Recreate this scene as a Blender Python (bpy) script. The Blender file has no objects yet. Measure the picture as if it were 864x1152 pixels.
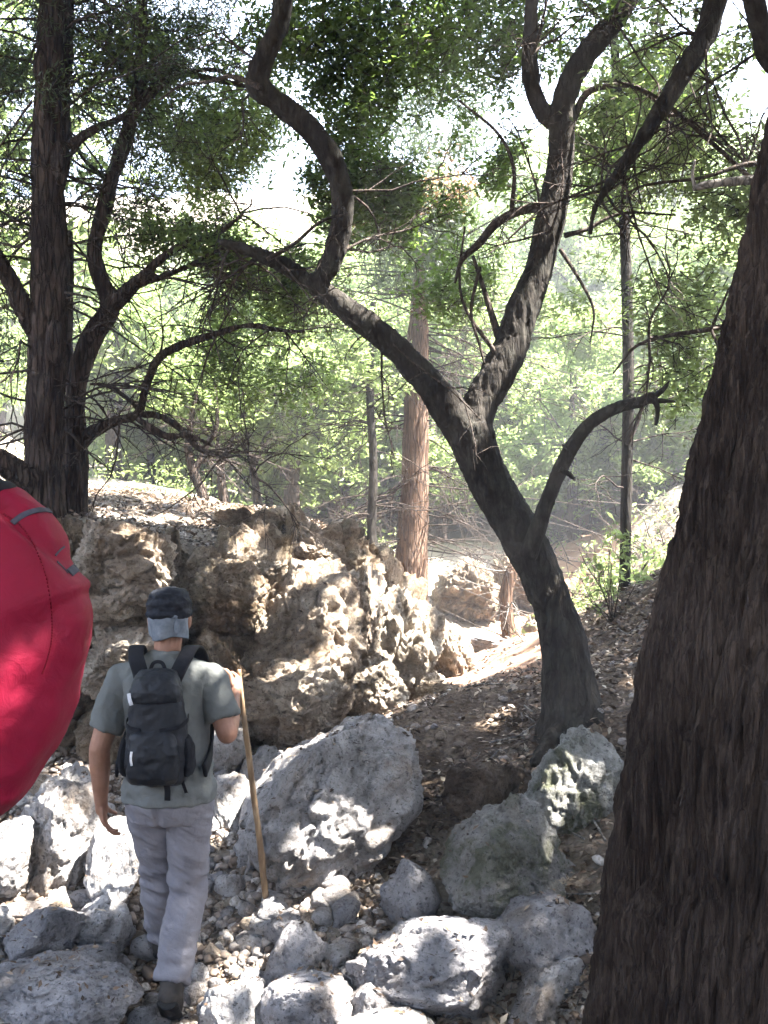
import bpy, math, random
import numpy as np
from mathutils import Vector
from mathutils.bvhtree import BVHTree

SC = bpy.context.scene
COL = SC.collection
F, CX, CY, CAMZ = 1155.0, 432.0, 576.0, 2.05
random.seed(5)
rng = np.random.default_rng(11)
R = math.radians
SUN_EL, SUN_AZ = R(58), R(98)          # azimuth clockwise from +Y
SUND = np.array([math.sin(SUN_AZ) * math.cos(SUN_EL), math.cos(SUN_AZ) * math.cos(SUN_EL), math.sin(SUN_EL)])


def P(px, py, d):
    """world point seen at a photo pixel, at distance d along the view axis"""
    return np.array([(px - CX) / F * d, d, CAMZ + (CY - py) / F * d])


# ------------------------------------------------------------------ noise
_nr = np.random.default_rng(3)
_perm = np.concatenate([_nr.permutation(256)] * 3)
_grad = _nr.normal(size=(256, 3))
_grad /= np.linalg.norm(_grad, axis=1)[:, None]
_feat = _nr.random((256, 3))
_val = _nr.random(256)


def _hash(i):
    i = i & 255
    return _perm[_perm[_perm[i[:, 0]] + i[:, 1]] + i[:, 2]]


def pn(p):
    p = np.asarray(p, float)
    i = np.floor(p).astype(np.int64)
    f = p - i
    u = f * f * f * (f * (f * 6 - 15) + 10)
    out = np.zeros(len(p))
    for dx in (0, 1):
        wx = u[:, 0] if dx else 1 - u[:, 0]
        for dy in (0, 1):
            wy = u[:, 1] if dy else 1 - u[:, 1]
            for dz in (0, 1):
                wz = u[:, 2] if dz else 1 - u[:, 2]
                c = np.array([dx, dy, dz])
                g = _grad[_hash(i + c)]
                out += wx * wy * wz * np.einsum('ij,ij->i', g, f - c)
    return out * 1.5


def fbm(p, o=4, gain=.5, lac=2.03):
    p = np.asarray(p, float)
    a, s = 1.0, np.zeros(len(p))
    for k in range(o):
        s += a * pn(p + 17.3 * k)
        p = p * lac
        a *= gain
    return s


def ridged(p, o=4, gain=.5, lac=2.1):
    p = np.asarray(p, float)
    a, s = 1.0, np.zeros(len(p))
    for k in range(o):
        s += a * (1 - 2 * np.abs(pn(p + 31.7 * k)))
        p = p * lac
        a *= gain
    return s


def worley(p):
    p = np.asarray(p, float)
    i = np.floor(p).astype(np.int64)
    f1 = np.full(len(p), 9.0)
    f2 = f1.copy()
    cid = np.zeros(len(p))
    for dx in (-1, 0, 1):
        for dy in (-1, 0, 1):
            for dz in (-1, 0, 1):
                c = i + np.array([dx, dy, dz])
                h = _hash(c)
                d = np.linalg.norm(c + _feat[h] - p, axis=1)
                m = d < f1
                f2 = np.where(m, f1, np.minimum(f2, d))
                cid = np.where(m, _val[h], cid)
                f1 = np.where(m, d, f1)
    return f1, f2, cid


# ------------------------------------------------------------------ meshes
class MB:
    def __init__(self):
        self.v, self.f, self.n = [], [], 0

    def add(self, V, Fc):
        self.v.append(np.asarray(V, float))
        for fa in (Fc if isinstance(Fc, list) else [Fc]):
            self.f.append(np.asarray(fa, np.int64) + self.n)
        self.n += len(V)

    def get(self):
        V = np.concatenate(self.v)
        by = {}
        for fa in self.f:
            by.setdefault(fa.shape[1], []).append(fa)
        return V, [np.concatenate(x) for x in by.values()]


def to_mesh(name, V, faces, smooth=True):
    if not isinstance(faces, list):
        faces = [faces]
    me = bpy.data.meshes.new(name)
    me.vertices.add(len(V))
    me.vertices.foreach_set('co', np.ascontiguousarray(V, np.float32).ravel())
    loops = np.concatenate([f.ravel() for f in faces]).astype(np.int32)
    sizes = np.concatenate([np.full(len(f), f.shape[1]) for f in faces])
    me.loops.add(len(loops))
    me.loops.foreach_set('vertex_index', loops)
    me.polygons.add(len(sizes))
    st = np.concatenate([[0], np.cumsum(sizes)[:-1]]).astype(np.int32)
    me.polygons.foreach_set('loop_start', st)
    me.polygons.foreach_set('use_smooth', np.full(len(sizes), smooth))
    me.update(calc_edges=True)
    return me


ORG = {}


def obj(name, V, faces, mat, parent=None, origin=None, smooth=True):
    """one mesh object given in world coordinates"""
    if isinstance(V, MB):
        V, faces = V.get()
    V = np.asarray(V, float)
    if origin is None:
        if parent is not None:
            origin = ORG[parent.name]
        else:
            origin = np.array([*(V[:, :2].mean(0)), V[:, 2].min()])
    origin = np.asarray(origin, float)
    me = to_mesh(name, V - origin, faces, smooth)
    if mat:
        me.materials.append(mat)
    o = bpy.data.objects.new(name, me)
    COL.objects.link(o)
    if parent is not None:
        o.parent = parent
        o.location = origin - ORG[parent.name]
    else:
        o.location = origin
    ORG[o.name] = origin
    return o


def tag(o, label=None, cat=None, group=None, kind=None):
    if label: o['label'] = label
    if cat: o['category'] = cat
    if group: o['group'] = group
    if kind: o['kind'] = kind
    return o


def empty(name, loc, label, cat, group=None):
    o = bpy.data.objects.new(name, None)
    COL.objects.link(o)
    o.location = loc
    o.empty_display_size = .1
    ORG[o.name] = np.asarray(loc, float)
    return tag(o, label, cat, group)


def vnormals(V, faces):
    me = to_mesh('tmp', V, faces)
    n = np.zeros(len(V) * 3, np.float32)
    me.vertex_normals.foreach_get('vector', n)
    bpy.data.meshes.remove(me)
    return n.reshape(-1, 3).astype(float)


def remesh(mb, voxel, smooth=4):
    V, fs = mb.get()
    me = to_mesh('tmp', V, fs)
    o = bpy.data.objects.new('tmp', me)
    COL.objects.link(o)
    m = o.modifiers.new('r', 'REMESH')
    m.mode = 'VOXEL'
    m.voxel_size = voxel
    if smooth:
        s = o.modifiers.new('s', 'SMOOTH')
        s.factor = .5
        s.iterations = smooth
    dg = bpy.context.evaluated_depsgraph_get()
    dg.update()
    ev = o.evaluated_get(dg)
    em = ev.to_mesh()
    V = np.zeros(len(em.vertices) * 3, np.float32)
    em.vertices.foreach_get('co', V)
    li = np.zeros(len(em.loops), np.int32)
    em.loops.foreach_get('vertex_index', li)
    ls = np.zeros(len(em.polygons), np.int32)
    em.polygons.foreach_get('loop_start', ls)
    lt = np.zeros(len(em.polygons), np.int32)
    em.polygons.foreach_get('loop_total', lt)
    out = []
    for k in np.unique(lt):
        s = ls[lt == k]
        out.append(li[s[:, None] + np.arange(k)].astype(np.int64))
    ev.to_mesh_clear()
    bpy.data.objects.remove(o)
    bpy.data.meshes.remove(me)
    return V.reshape(-1, 3).astype(float), out


def catmull(pts, n):
    """pts (k, m) -> smooth resample with n steps a segment"""
    p = np.asarray(pts, float)
    q = np.vstack([2 * p[0] - p[1], p, 2 * p[-1] - p[-2]])
    out = []
    for i in range(1, len(q) - 2):
        for t in np.linspace(0, 1, n, endpoint=False):
            a, b, c, d = q[i - 1], q[i], q[i + 1], q[i + 2]
            out.append(.5 * ((2 * b) + (-a + c) * t + (2 * a - 5 * b + 4 * c - d) * t * t + (-a + 3 * b - 3 * c + d) * t ** 3))
    out.append(p[-1])
    return np.array(out)


def frames(p):
    t = np.gradient(p, axis=0)
    t /= np.linalg.norm(t, axis=1)[:, None] + 1e-9
    u = np.zeros_like(t)
    a = np.array([1, 0, 0.]) if abs(t[0][0]) < .8 else np.array([0, 1., 0])
    for i in range(len(p)):
        a = a - t[i] * np.dot(a, t[i])
        a /= np.linalg.norm(a) + 1e-9
        u[i] = a
    return t, u, np.cross(t, u)


def tube(p, r, sides=8, flat=1.0, caps=True):
    """swept round tube: returns V, [faces]"""
    p = np.asarray(p, float)
    r = np.broadcast_to(np.asarray(r, float), (len(p),))
    t, u, w = frames(p)
    a = np.linspace(0, 2 * np.pi, sides, endpoint=False)
    V = p[:, None] + r[:, None, None] * (np.cos(a)[None, :, None] * u[:, None] + flat * np.sin(a)[None, :, None] * w[:, None])
    n = len(p)
    V = V.reshape(-1, 3)
    i = np.arange(n - 1)[:, None] * sides
    j = np.arange(sides)[None]
    k = (j + 1) % sides
    Q = np.stack([i + j, i + k, i + sides + k, i + sides + j], -1).reshape(-1, 4)
    fs = [Q]
    if caps:
        V = np.vstack([V, p[0], p[-1]])
        j = np.arange(sides)
        k = (j + 1) % sides
        b = (n - 1) * sides
        fs.append(np.vstack([np.stack([k, j, np.full(sides, n * sides)], 1), np.stack([b + j, b + k, np.full(sides, n * sides + 1)], 1)]))
    return V, fs


def limb(mb, pts, n=8, sides=12):
    """pts: (x,y,z,r) control points"""
    q = catmull(pts, n)
    mb.add(*tube(q[:, :3], np.maximum(q[:, 3], .0015), sides))
    return q


def ell(mb, c, r, seg=20, rot=None):
    a = np.linspace(0, np.pi, seg // 2 + 1)
    b = np.linspace(0, 2 * np.pi, seg, endpoint=False)
    V = np.stack([np.sin(a)[1:-1, None] * np.cos(b), np.sin(a)[1:-1, None] * np.sin(b), np.cos(a)[1:-1, None] + 0 * b], -1).reshape(-1, 3)
    V = np.vstack([V, [0, 0, 1], [0, 0, -1]]) * np.asarray(r, float)
    if rot is not None:
        V = V @ np.asarray(rot).T
    V = V + np.asarray(c, float)
    m = seg // 2 - 1
    i = np.arange(m - 1)[:, None] * seg
    j = np.arange(seg)[None]
    k = (j + 1) % seg
    Q = np.stack([i + j, i + seg + j, i + seg + k, i + k], -1).reshape(-1, 4)
    j = np.arange(seg)
    k = (j + 1) % seg
    b0 = (m - 1) * seg
    T = np.vstack([np.stack([np.full(seg, m * seg), j, k], 1), np.stack([b0 + k, b0 + j, np.full(seg, m * seg + 1)][::1], 1)])
    mb.add(V, [Q, T])


def caps(mb, a, b, ra, rb, sides=16):
    a, b = np.asarray(a, float), np.asarray(b, float)
    mb.add(*tube(np.array([a, a * .5 + b * .5, b]), [ra, (ra + rb) / 2, rb], sides))
    ell(mb, a, [ra] * 3, 16)
    ell(mb, b, [rb] * 3, 16)


def loft(mb, rings, seg=40):
    """rings: (cx, cy, cz, rx, ry, power) horizontal superellipse sections"""
    q = np.asarray(rings, float)
    a = np.linspace(0, 2 * np.pi, seg, endpoint=False)
    V = []
    for cx, cy, cz, rx, ry, pw in q:
        c, s = np.cos(a), np.sin(a)
        V.append(np.stack([cx + rx * np.sign(c) * np.abs(c) ** (2 / pw), cy + ry * np.sign(s) * np.abs(s) ** (2 / pw), np.full(seg, cz)], 1))
    n = len(q)
    V = np.vstack(V + [q[0, :3], q[-1, :3]])
    i = np.arange(n - 1)[:, None] * seg
    j = np.arange(seg)[None]
    k = (j + 1) % seg
    Q = np.stack([i + j, i + k, i + seg + k, i + seg + j], -1).reshape(-1, 4)
    j = np.arange(seg)
    k = (j + 1) % seg
    b = (n - 1) * seg
    T = np.vstack([np.stack([k, j, np.full(seg, n * seg)], 1), np.stack([b + j, b + k, np.full(seg, n * seg + 1)], 1)])
    mb.add(V, [Q, T])


_ico = {}


def ico(s):
    if s not in _ico:
        import bmesh
        bm = bmesh.new()
        bmesh.ops.create_icosphere(bm, subdivisions=s, radius=1)
        V = np.array([v.co[:] for v in bm.verts])
        T = np.array([[v.index for v in f.verts] for f in bm.faces])
        bm.free()
        _ico[s] = (V, T)
    return _ico[s]


# ------------------------------------------------------------------ materials
class NT:
    def __init__(self, name):
        self.m = bpy.data.materials.new(name)
        self.m.use_nodes = True
        self.t = self.m.node_tree
        self.t.nodes.clear()
        self.out = self.n('ShaderNodeOutputMaterial')

    def n(self, ty, **kw):
        x = self.t.nodes.new(ty)
        for k, v in kw.items():
            if k.startswith('i_'):
                x.inputs[k[2:]].default_value = v
            else:
                setattr(x, k, v)
        return x

    def l(self, a, b):
        self.t.links.new(a, b)

    def pos(self, scale=(1, 1, 1)):
        g = self.n('ShaderNodeNewGeometry')
        mp = self.n('ShaderNodeMapping')
        mp.inputs['Scale'].default_value = scale
        self.l(g.outputs['Position'], mp.inputs['Vector'])
        return mp.outputs[0]

    def noise(self, vec, scale, detail=4, rough=.55, dist=0):
        x = self.n('ShaderNodeTexNoise')
        x.inputs['Scale'].default_value = scale
        x.inputs['Detail'].default_value = detail
        x.inputs['Roughness'].default_value = rough
        x.inputs['Distortion'].default_value = dist
        if vec is not None:
            self.l(vec, x.inputs['Vector'])
        return x.outputs['Fac']

    def ramp(self, fac, stops):
        x = self.n('ShaderNodeValToRGB')
        e = x.color_ramp.elements
        while len(e) < len(stops):
            e.new(.5)
        for el, (p, c) in zip(e, stops):
            el.position = p
            el.color = (*c, 1) if len(c) == 3 else c
        self.l(fac, x.inputs[0])
        return x.outputs[0]

    def mix(self, fac, a, b, mode='MIX'):
        x = self.n('ShaderNodeMix', data_type='RGBA', blend_type=mode)
        for s, v in ((x.inputs['Factor'], fac), (x.inputs['A'], a), (x.inputs['B'], b)):
            if isinstance(v, (int, float)):
                s.default_value = v
            elif isinstance(v, tuple):
                s.default_value = (*v, 1)
            else:
                self.l(v, s)
        return x.outputs['Result']

    def math(self, op, a, b=None):
        x = self.n('ShaderNodeMath', operation=op)
        for s, v in zip(x.inputs, (a, b)):
            if v is None: continue
            if isinstance(v, (int, float)): s.default_value = v
            else: self.l(v, s)
        return x.outputs[0]

    def bump(self, h, strength, dist, prev=None):
        x = self.n('ShaderNodeBump')
        x.inputs['Strength'].default_value = strength
        x.inputs['Distance'].default_value = dist
        self.l(h, x.inputs['Height'])
        if prev is not None:
            self.l(prev, x.inputs['Normal'])
        return x.outputs[0]

    def finish(self, col, rough=.9, normal=None, spec=.3):
        b = self.n('ShaderNodeBsdfPrincipled')
        if isinstance(col, tuple): b.inputs['Base Color'].default_value = (*col, 1)
        else: self.l(col, b.inputs['Base Color'])
        if isinstance(rough, (int, float)): b.inputs['Roughness'].default_value = rough
        else: self.l(rough, b.inputs['Roughness'])
        b.inputs['Specular IOR Level'].default_value = spec
        if normal is not None: self.l(normal, b.inputs['Normal'])
        self.l(b.outputs[0], self.out.inputs['Surface'])
        self.b = b
        return self.m


def mat_rock(name, lo, mid, hi, moss=0.0, stain=(.16, .09, .04), stain_amt=.45):
    t = NT(name)
    v = t.pos()
    n1 = t.noise(v, 3.2, 6, .62)
    c = t.ramp(n1, [(.3, lo), (.5, mid), (.68, hi)])
    n2 = t.noise(v, 19, 6, .7)
    c = t.mix(t.ramp(n2, [(.34, (.75, .75, .75)), (.47, (0, 0, 0))]), c, tuple(x * .75 for x in lo))
    n3 = t.noise(v, 2.7, 6, .68, .6)
    c = t.mix(t.math('MULTIPLY', t.ramp(n3, [(.5, (0, 0, 0)), (.68, (1, 1, 1))]), stain_amt), c, stain)
    n5 = t.noise(v, 70, 3, .6)
    c = t.mix(t.ramp(n5, [(.33, (.75, .75, .75)), (.43, (0, 0, 0))]), c, tuple(x * .4 for x in lo))
    if moss:
        n4 = t.noise(v, 5.5, 6, .68, .4)
        c = t.mix(t.math('MULTIPLY', t.ramp(n4, [(.47, (0, 0, 0)), (.6, (1, 1, 1))]), moss), c, (.06, .065, .022))
    vo = t.n('ShaderNodeTexVoronoi', feature='F1')
    vo.inputs['Scale'].default_value = 26
    t.l(v, vo.inputs['Vector'])
    n6 = t.noise(v, 7.5, 8, .7, .5)
    b = t.bump(n6, .9, .09)
    b = t.bump(n2, .95, .04, b)
    b = t.bump(vo.outputs['Distance'], .35, .012, b)
    b = t.bump(n5, .5, .008, b)
    return t.finish(c, .93, b, .2)


def mat_bark(name, dark, mid, light, zs=.16, sc=22, moss=0.0, depth=.02, crack=.75):
    t = NT(name)
    v = t.pos((1, 1, zs))
    n1 = t.noise(v, sc, 6, .65, .3)
    n2 = t.noise(v, sc * 3.1, 4, .6)
    c = t.ramp(n1, [(.33, dark), (.52, mid), (.72, light)])
    c = t.mix(t.ramp(n2, [(.35, (.7, .7, .7)), (.5, (0, 0, 0))]), c, dark)
    w = t.pos()
    n3 = t.noise(w, 2.6, 5, .6)
    c = t.mix(t.ramp(n3, [(.46, (0, 0, 0)), (.66, (.55, .55, .55))]), c, light)
    if moss:
        n4 = t.noise(w, 7, 6, .7)
        c = t.mix(t.math('MULTIPLY', t.ramp(n4, [(.5, (0, 0, 0)), (.6, (1, 1, 1))]), moss), c, (.12, .13, .10))
    vo = t.n('ShaderNodeTexVoronoi', feature='DISTANCE_TO_EDGE')
    vo.inputs['Scale'].default_value = sc * 1.1
    wv = t.n('ShaderNodeVectorMath', operation='ADD')
    t.l(v, wv.inputs[0])
    nn = t.n('ShaderNodeTexNoise')
    nn.inputs['Scale'].default_value = sc * .8
    t.l(v, nn.inputs['Vector'])
    sc_ = t.n('ShaderNodeVectorMath', operation='SCALE')
    sc_.inputs['Scale'].default_value = .9 / sc
    t.l(nn.outputs['Color'], sc_.inputs[0])
    t.l(sc_.outputs[0], wv.inputs[1])
    t.l(wv.outputs[0], vo.inputs['Vector'])
    ck = t.ramp(vo.outputs['Distance'], [(.0, (0, 0, 0)), (.16, (1, 1, 1))])
    c = t.mix(t.math('SUBTRACT', 1.0, t.math('MULTIPLY', t.math('SUBTRACT', 1.0, ck), crack)), tuple(x * .5 for x in dark), c)
    b = t.bump(ck, .9 * crack, depth * 1.2)
    b = t.bump(n1, .9, depth, b)
    b = t.bump(n2, .6, depth * .35, b)
    return t.finish(c, .92, b, .15)


def mat_leaf(name, c1, c2, tr, k=.45):
    t = NT(name)
    g = t.n('ShaderNodeNewGeometry')
    n = t.noise(t.pos(), 1.7, 3)
    f = t.math('ADD', t.math('MULTIPLY', g.outputs['Random Per Island'], .6), t.math('MULTIPLY', n, .6))
    c = t.ramp(f, [(.2, c1), (.85, c2)])
    tc = t.mix(f, tuple(x * .8 for x in tr), tuple(min(1, x * 1.25) for x in tr))
    b = t.n('ShaderNodeBsdfPrincipled')
    t.l(c, b.inputs['Base Color'])
    b.inputs['Roughness'].default_value = .5
    b.inputs['Specular IOR Level'].default_value = .35
    s = t.n('ShaderNodeBsdfTranslucent')
    t.l(tc, s.inputs['Color'])
    m = t.n('ShaderNodeMixShader')
    m.inputs[0].default_value = k
    t.l(b.outputs[0], m.inputs[1])
    t.l(s.outputs[0], m.inputs[2])
    t.l(m.outputs[0], t.out.inputs['Surface'])
    return t.m


def mat_cloth(name, c1, c2, scale=6, weave=320, rough=.9, bump=.3, spec=.2, sheen=0):
    t = NT(name)
    v = t.pos()
    n1 = t.noise(v, scale, 5, .6)
    c = t.ramp(n1, [(.35, c1), (.68, c2)])
    n2 = t.noise(v, weave, 2)
    n3 = t.noise(v, 26, 4, .6, 1.2)
    b = t.bump(n3, bump, .012)
    b = t.bump(n2, bump, .0015, b)
    m = t.finish(c, rough, b, spec)
    if sheen:
        t.b.inputs['Sheen Weight'].default_value = sheen
    return m


M = {}
M['pale'] = mat_rock('pale_limestone', (.22, .205, .195), (.385, .367, .36), (.55, .528, .51), 0, (.21, .15, .10), .75)
M['blue'] = mat_rock('grey_limestone', (.165, .158, .162), (.30, .288, .295), (.45, .43, .435), 0, (.19, .14, .095), .65)  # grey with a slight lavender cast that imitates cool shade light
M['mossy'] = mat_rock('mossy_limestone', (.13, .125, .11), (.24, .23, .215), (.37, .355, .34), .6, (.12, .09, .04), .5)
M['pitted'] = mat_rock('pitted_limestone', (.16, .16, .145), (.32, .315, .295), (.5, .485, .46), .7, (.15, .13, .08), .3)
M['tan'] = mat_rock('tan_limestone', (.18, .135, .098), (.36, .29, .225), (.53, .46, .375), .12, (.19, .115, .06), .6)
M['ochre'] = mat_rock('ochre_limestone', (.14, .10, .068), (.295, .225, .16), (.45, .375, .29), .25, (.17, .09, .04), .65)
M['cream'] = mat_rock('cream_limestone', (.27, .215, .16), (.42, .355, .28), (.56, .495, .415), 0, (.3, .17, .085), .5)
M['trunk_oak'] = mat_bark('dark_grey_bark', (.009, .0075, .006), (.024, .02, .0165), (.062, .054, .046), .28, 26, .1, .016, .3)
M['trunk_big'] = mat_bark('fibrous_brown_bark', (.014, .0095, .008), (.044, .031, .024), (.10, .075, .06), .085, 64, 0, .026, .45)
M['trunk_red'] = mat_bark('reddish_bark', (.06, .034, .022), (.13, .08, .053), (.22, .15, .11), .08, 30, 0, .018)
M['trunk_left'] = mat_bark('brown_grey_bark', (.018, .012, .009), (.055, .039, .031), (.12, .092, .076), .12, 28, .1, .02)
M['twig'] = mat_bark('twig_bark', (.022, .016, .013), (.06, .045, .036), (.12, .1, .085), .5, 30, 0, .004)
M['twig_grey'] = mat_bark('dead_grey_wood', (.10, .09, .08), (.19, .17, .15), (.3, .275, .25), .4, 30, 0, .004)
M['leaf_dark'] = mat_leaf('dark_evergreen_leaf', (.026, .042, .017), (.055, .08, .028), (.16, .25, .05), .48)
M['leaf_mid'] = mat_leaf('mid_green_leaf', (.045, .068, .022), (.085, .115, .038), (.20, .28, .075), .5)
M['leaf_light'] = mat_leaf('pale_green_leaf', (.065, .088, .032), (.12, .145, .06), (.26, .34, .12), .52)
M['leaf_con'] = mat_leaf('conifer_spray', (.028, .042, .02), (.055, .075, .034), (.10, .15, .045), .3)
M['leaf_lit_tone'] = mat_leaf('leaf_with_painted_sun', (.085, .115, .042), (.145, .176, .068), (.33, .43, .15), .52)  # paler copy of the green leaf; bright sun is put into its colour
M['leaf_shade'] = mat_leaf('high_crown_leaf', (.04, .058, .024), (.08, .10, .04), (.12, .135, .07), .4)  # dull leaf for the shading crown, so its shade turns less green
M['earth'] = mat_rock('dark_earth', (.03, .021, .015), (.065, .046, .033), (.12, .09, .065), 0, (.05, .03, .02), .5)
M['leaf_brown'] = mat_leaf('withered_spray', (.09, .045, .02), (.16, .085, .04), (.2, .11, .04), .3)
# ------------------------------------------------------------------ terrain
def rbf_fit(pts, c=.5):
    p = np.asarray(pts, float)
    D = np.sqrt(((p[:, None, :2] - p[None, :, :2]) ** 2).sum(-1) + c * c)
    n = len(p)
    A = np.zeros((n + 3, n + 3))
    A[:n, :n] = D + np.eye(n) * -.02
    A[:n, n] = 1
    A[:n, n + 1:] = p[:, :2]
    A[n:, :n] = A[:n, n:].T
    w = np.linalg.solve(A, np.concatenate([p[:, 2], [0, 0, 0]]))

    def f(xy):
        xy = np.asarray(xy, float)
        out = np.empty(len(xy))
        for s in range(0, len(xy), 20000):
            q = xy[s:s + 20000]
            D = np.sqrt(((q[:, None] - p[None, :, :2]) ** 2).sum(-1) + c * c)
            out[s:s + 20000] = D @ w[:n] + w[n] + q @ w[n + 1:]
        return out
    return f


G = [P(*a) for a in [
    (185, 1150, 4.2), (300, 1026, 4.62), (60, 1060, 4.5), (0, 1135, 4.1), (120, 1120, 4.2), (178, 1085, 4.55),
    (50, 970, 4.95), (100, 880, 5.4), (230, 872, 5.9), (330, 862, 6.1), (400, 832, 6.4), (250, 940, 5.2),
    (400, 1010, 4.7), (480, 975, 4.9), (450, 1060, 4.4), (420, 1160, 4.0), (570, 1165, 3.95), (600, 1075, 4.2),
    (570, 1025, 4.4), (650, 945, 4.65), (640, 815, 5.4), (560, 835, 5.6), (500, 890, 5.3), (520, 803, 6.0),
    (480, 790, 6.3), (560, 770, 7.0), (600, 772, 6.5), (700, 765, 5.8), (720, 705, 6.6), (700, 668, 8.2), (770, 640, 7.2),
    (540, 745, 9), (560, 726, 11), (600, 700, 12.5), (650, 668, 14), (500, 712, 12), (440, 672, 12.3), (560, 615, 15.5),
    (640, 610, 17)]]
G += [np.array(a, float) for a in [
    (0, 0, .5), (-1, .2, .5), (1, .3, .6), (0, 1.5, .38), (-.9, 2.2, .48), (.8, 2.2, .62), (0, 3, .18), (-1.2, 3.2, .2), (1.6, 3, .85), (3, 2, 1.6),
    (0, -4, 1.0), (-4, -3, 1.6), (4, -3, 2.2), (-4, 2, 1.3), (-3, 4, .8), (4, 6, 2.4), (7, 6, 4), (8, 0, 4), (5, 10, 2.9), (6, 14, 3.4), (3.4, 14, 1.9),
    (-1.5, 15.5, 1.7), (-5, 18, 2.6), (-14, 8, 3.5), (-14, 18, 4), (0, 20, 1.9), (6, 22, 4), (-8, 24, 3.6), (0, 26, 3.6), (14, 22, 7),
    (-20, 38, 10.5), (0, 38, 10), (20, 38, 12), (-40, 40, 12), (40, 40, 16), (-30, 66, 22), (0, 66, 23), (30, 66, 25), (-60, 70, 25), (60, 70, 28),
    (-40, 0, 9), (40, 0, 14), (0, -40, 9), (-40, -40, 14), (40, -40, 16), (0, 110, 32), (-90, 110, 34), (90, 110, 36)]]
gully = rbf_fit(G)

EB = np.array([((px - CX) / F * d, d) for px, d in [(-330, 4.6), (-100, 5.0), (60, 5.5), (160, 5.95), (250, 6.15), (340, 6.3), (420, 6.75), (470, 7.3), (512, 8.2), (536, 9.5)]])
ET = np.array([P(*a) for a in [(-330, 610, 5.2), (-100, 600, 5.7), (60, 588, 6.1), (130, 597, 6.45), (230, 632, 6.55), (300, 618, 6.75), (370, 602, 7.2), (425, 640, 7.6), (470, 676, 8.2), (522, 735, 9.7)]])
TOP = [p for p in ET] + [P(*a) for a in [(200, 590, 8), (300, 590, 8.3), (120, 575, 8), (300, 575, 9.6), (200, 562, 10), (100, 558, 11), (190, 552, 14), (0, 558, 9), (360, 590, 9.5), (430, 650, 10), (418, 640, 11)]]
TOP += [np.array(a, float) for a in [(-6, 6, 2.2), (-6, 12, 2.4), (-12, 6, 2.8), (-12, 16, 3.2), (-3, 16, 2.4)]]
plateau = rbf_fit(TOP)
POLY = np.vstack([EB, [(.3, 11.2), (-1.4, 14.2), (-4, 17.5), (-15, 20), (-15, 3)]])


def sdist(xy):
    xy = np.asarray(xy, float)
    best = np.full(len(xy), 1e9)
    ins = np.zeros(len(xy), bool)
    for a, b in zip(POLY, np.roll(POLY, -1, 0)):
        e = b - a
        t = np.clip(((xy - a) @ e) / (e @ e), 0, 1)
        best = np.minimum(best, np.linalg.norm(xy - a - t[:, None] * e, axis=1))
        c = (a[1] > xy[:, 1]) != (b[1] > xy[:, 1])
        with np.errstate(divide='ignore', invalid='ignore'):
            ins ^= c & (xy[:, 0] < (b[0] - a[0]) * (xy[:, 1] - a[1]) / (b[1] - a[1]) + a[0])
    return np.where(ins, best, -best)


def sstep(a, b, x):
    t = np.clip((x - a) / (b - a), 0, 1)
    return t * t * (3 - 2 * t)


def height(xy):
    xy = np.asarray(xy, float).reshape(-1, 2)
    g = gully(xy)
    g = g + .06 * sstep(7.0, 6.0, xy[:, 1]) * sstep(3.4, 3.8, xy[:, 1]) * sstep(.3, .6, np.hypot(xy[:, 0] + .86, xy[:, 1] - 4.3))
    m = sstep(.25, .75, sdist(xy))
    h = g * (1 - m) + plateau(xy) * m
    p3 = np.column_stack([xy, np.zeros(len(xy))])
    far = sstep(14, 40, np.linalg.norm(xy, axis=1))
    h += .045 * fbm(p3 * 1.9, 4) + .014 * fbm(p3 * 11 + 5, 3) + far * 1.3 * fbm(p3 * .13, 3)
    return h


def H(x, y):
    return float(height([(x, y)])[0])


def axis(fine_a, fine_b, step, lo, hi, grow=1.09):
    a = list(np.arange(fine_a, fine_b, step))
    s, x = step, fine_b
    while x < hi:
        a.append(x); s *= grow; x += s
    a.append(hi)
    s, x = step, fine_a - step
    while x > lo:
        a.insert(0, x); s *= grow; x -= s
    a.insert(0, lo)
    return np.array(a)


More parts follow.
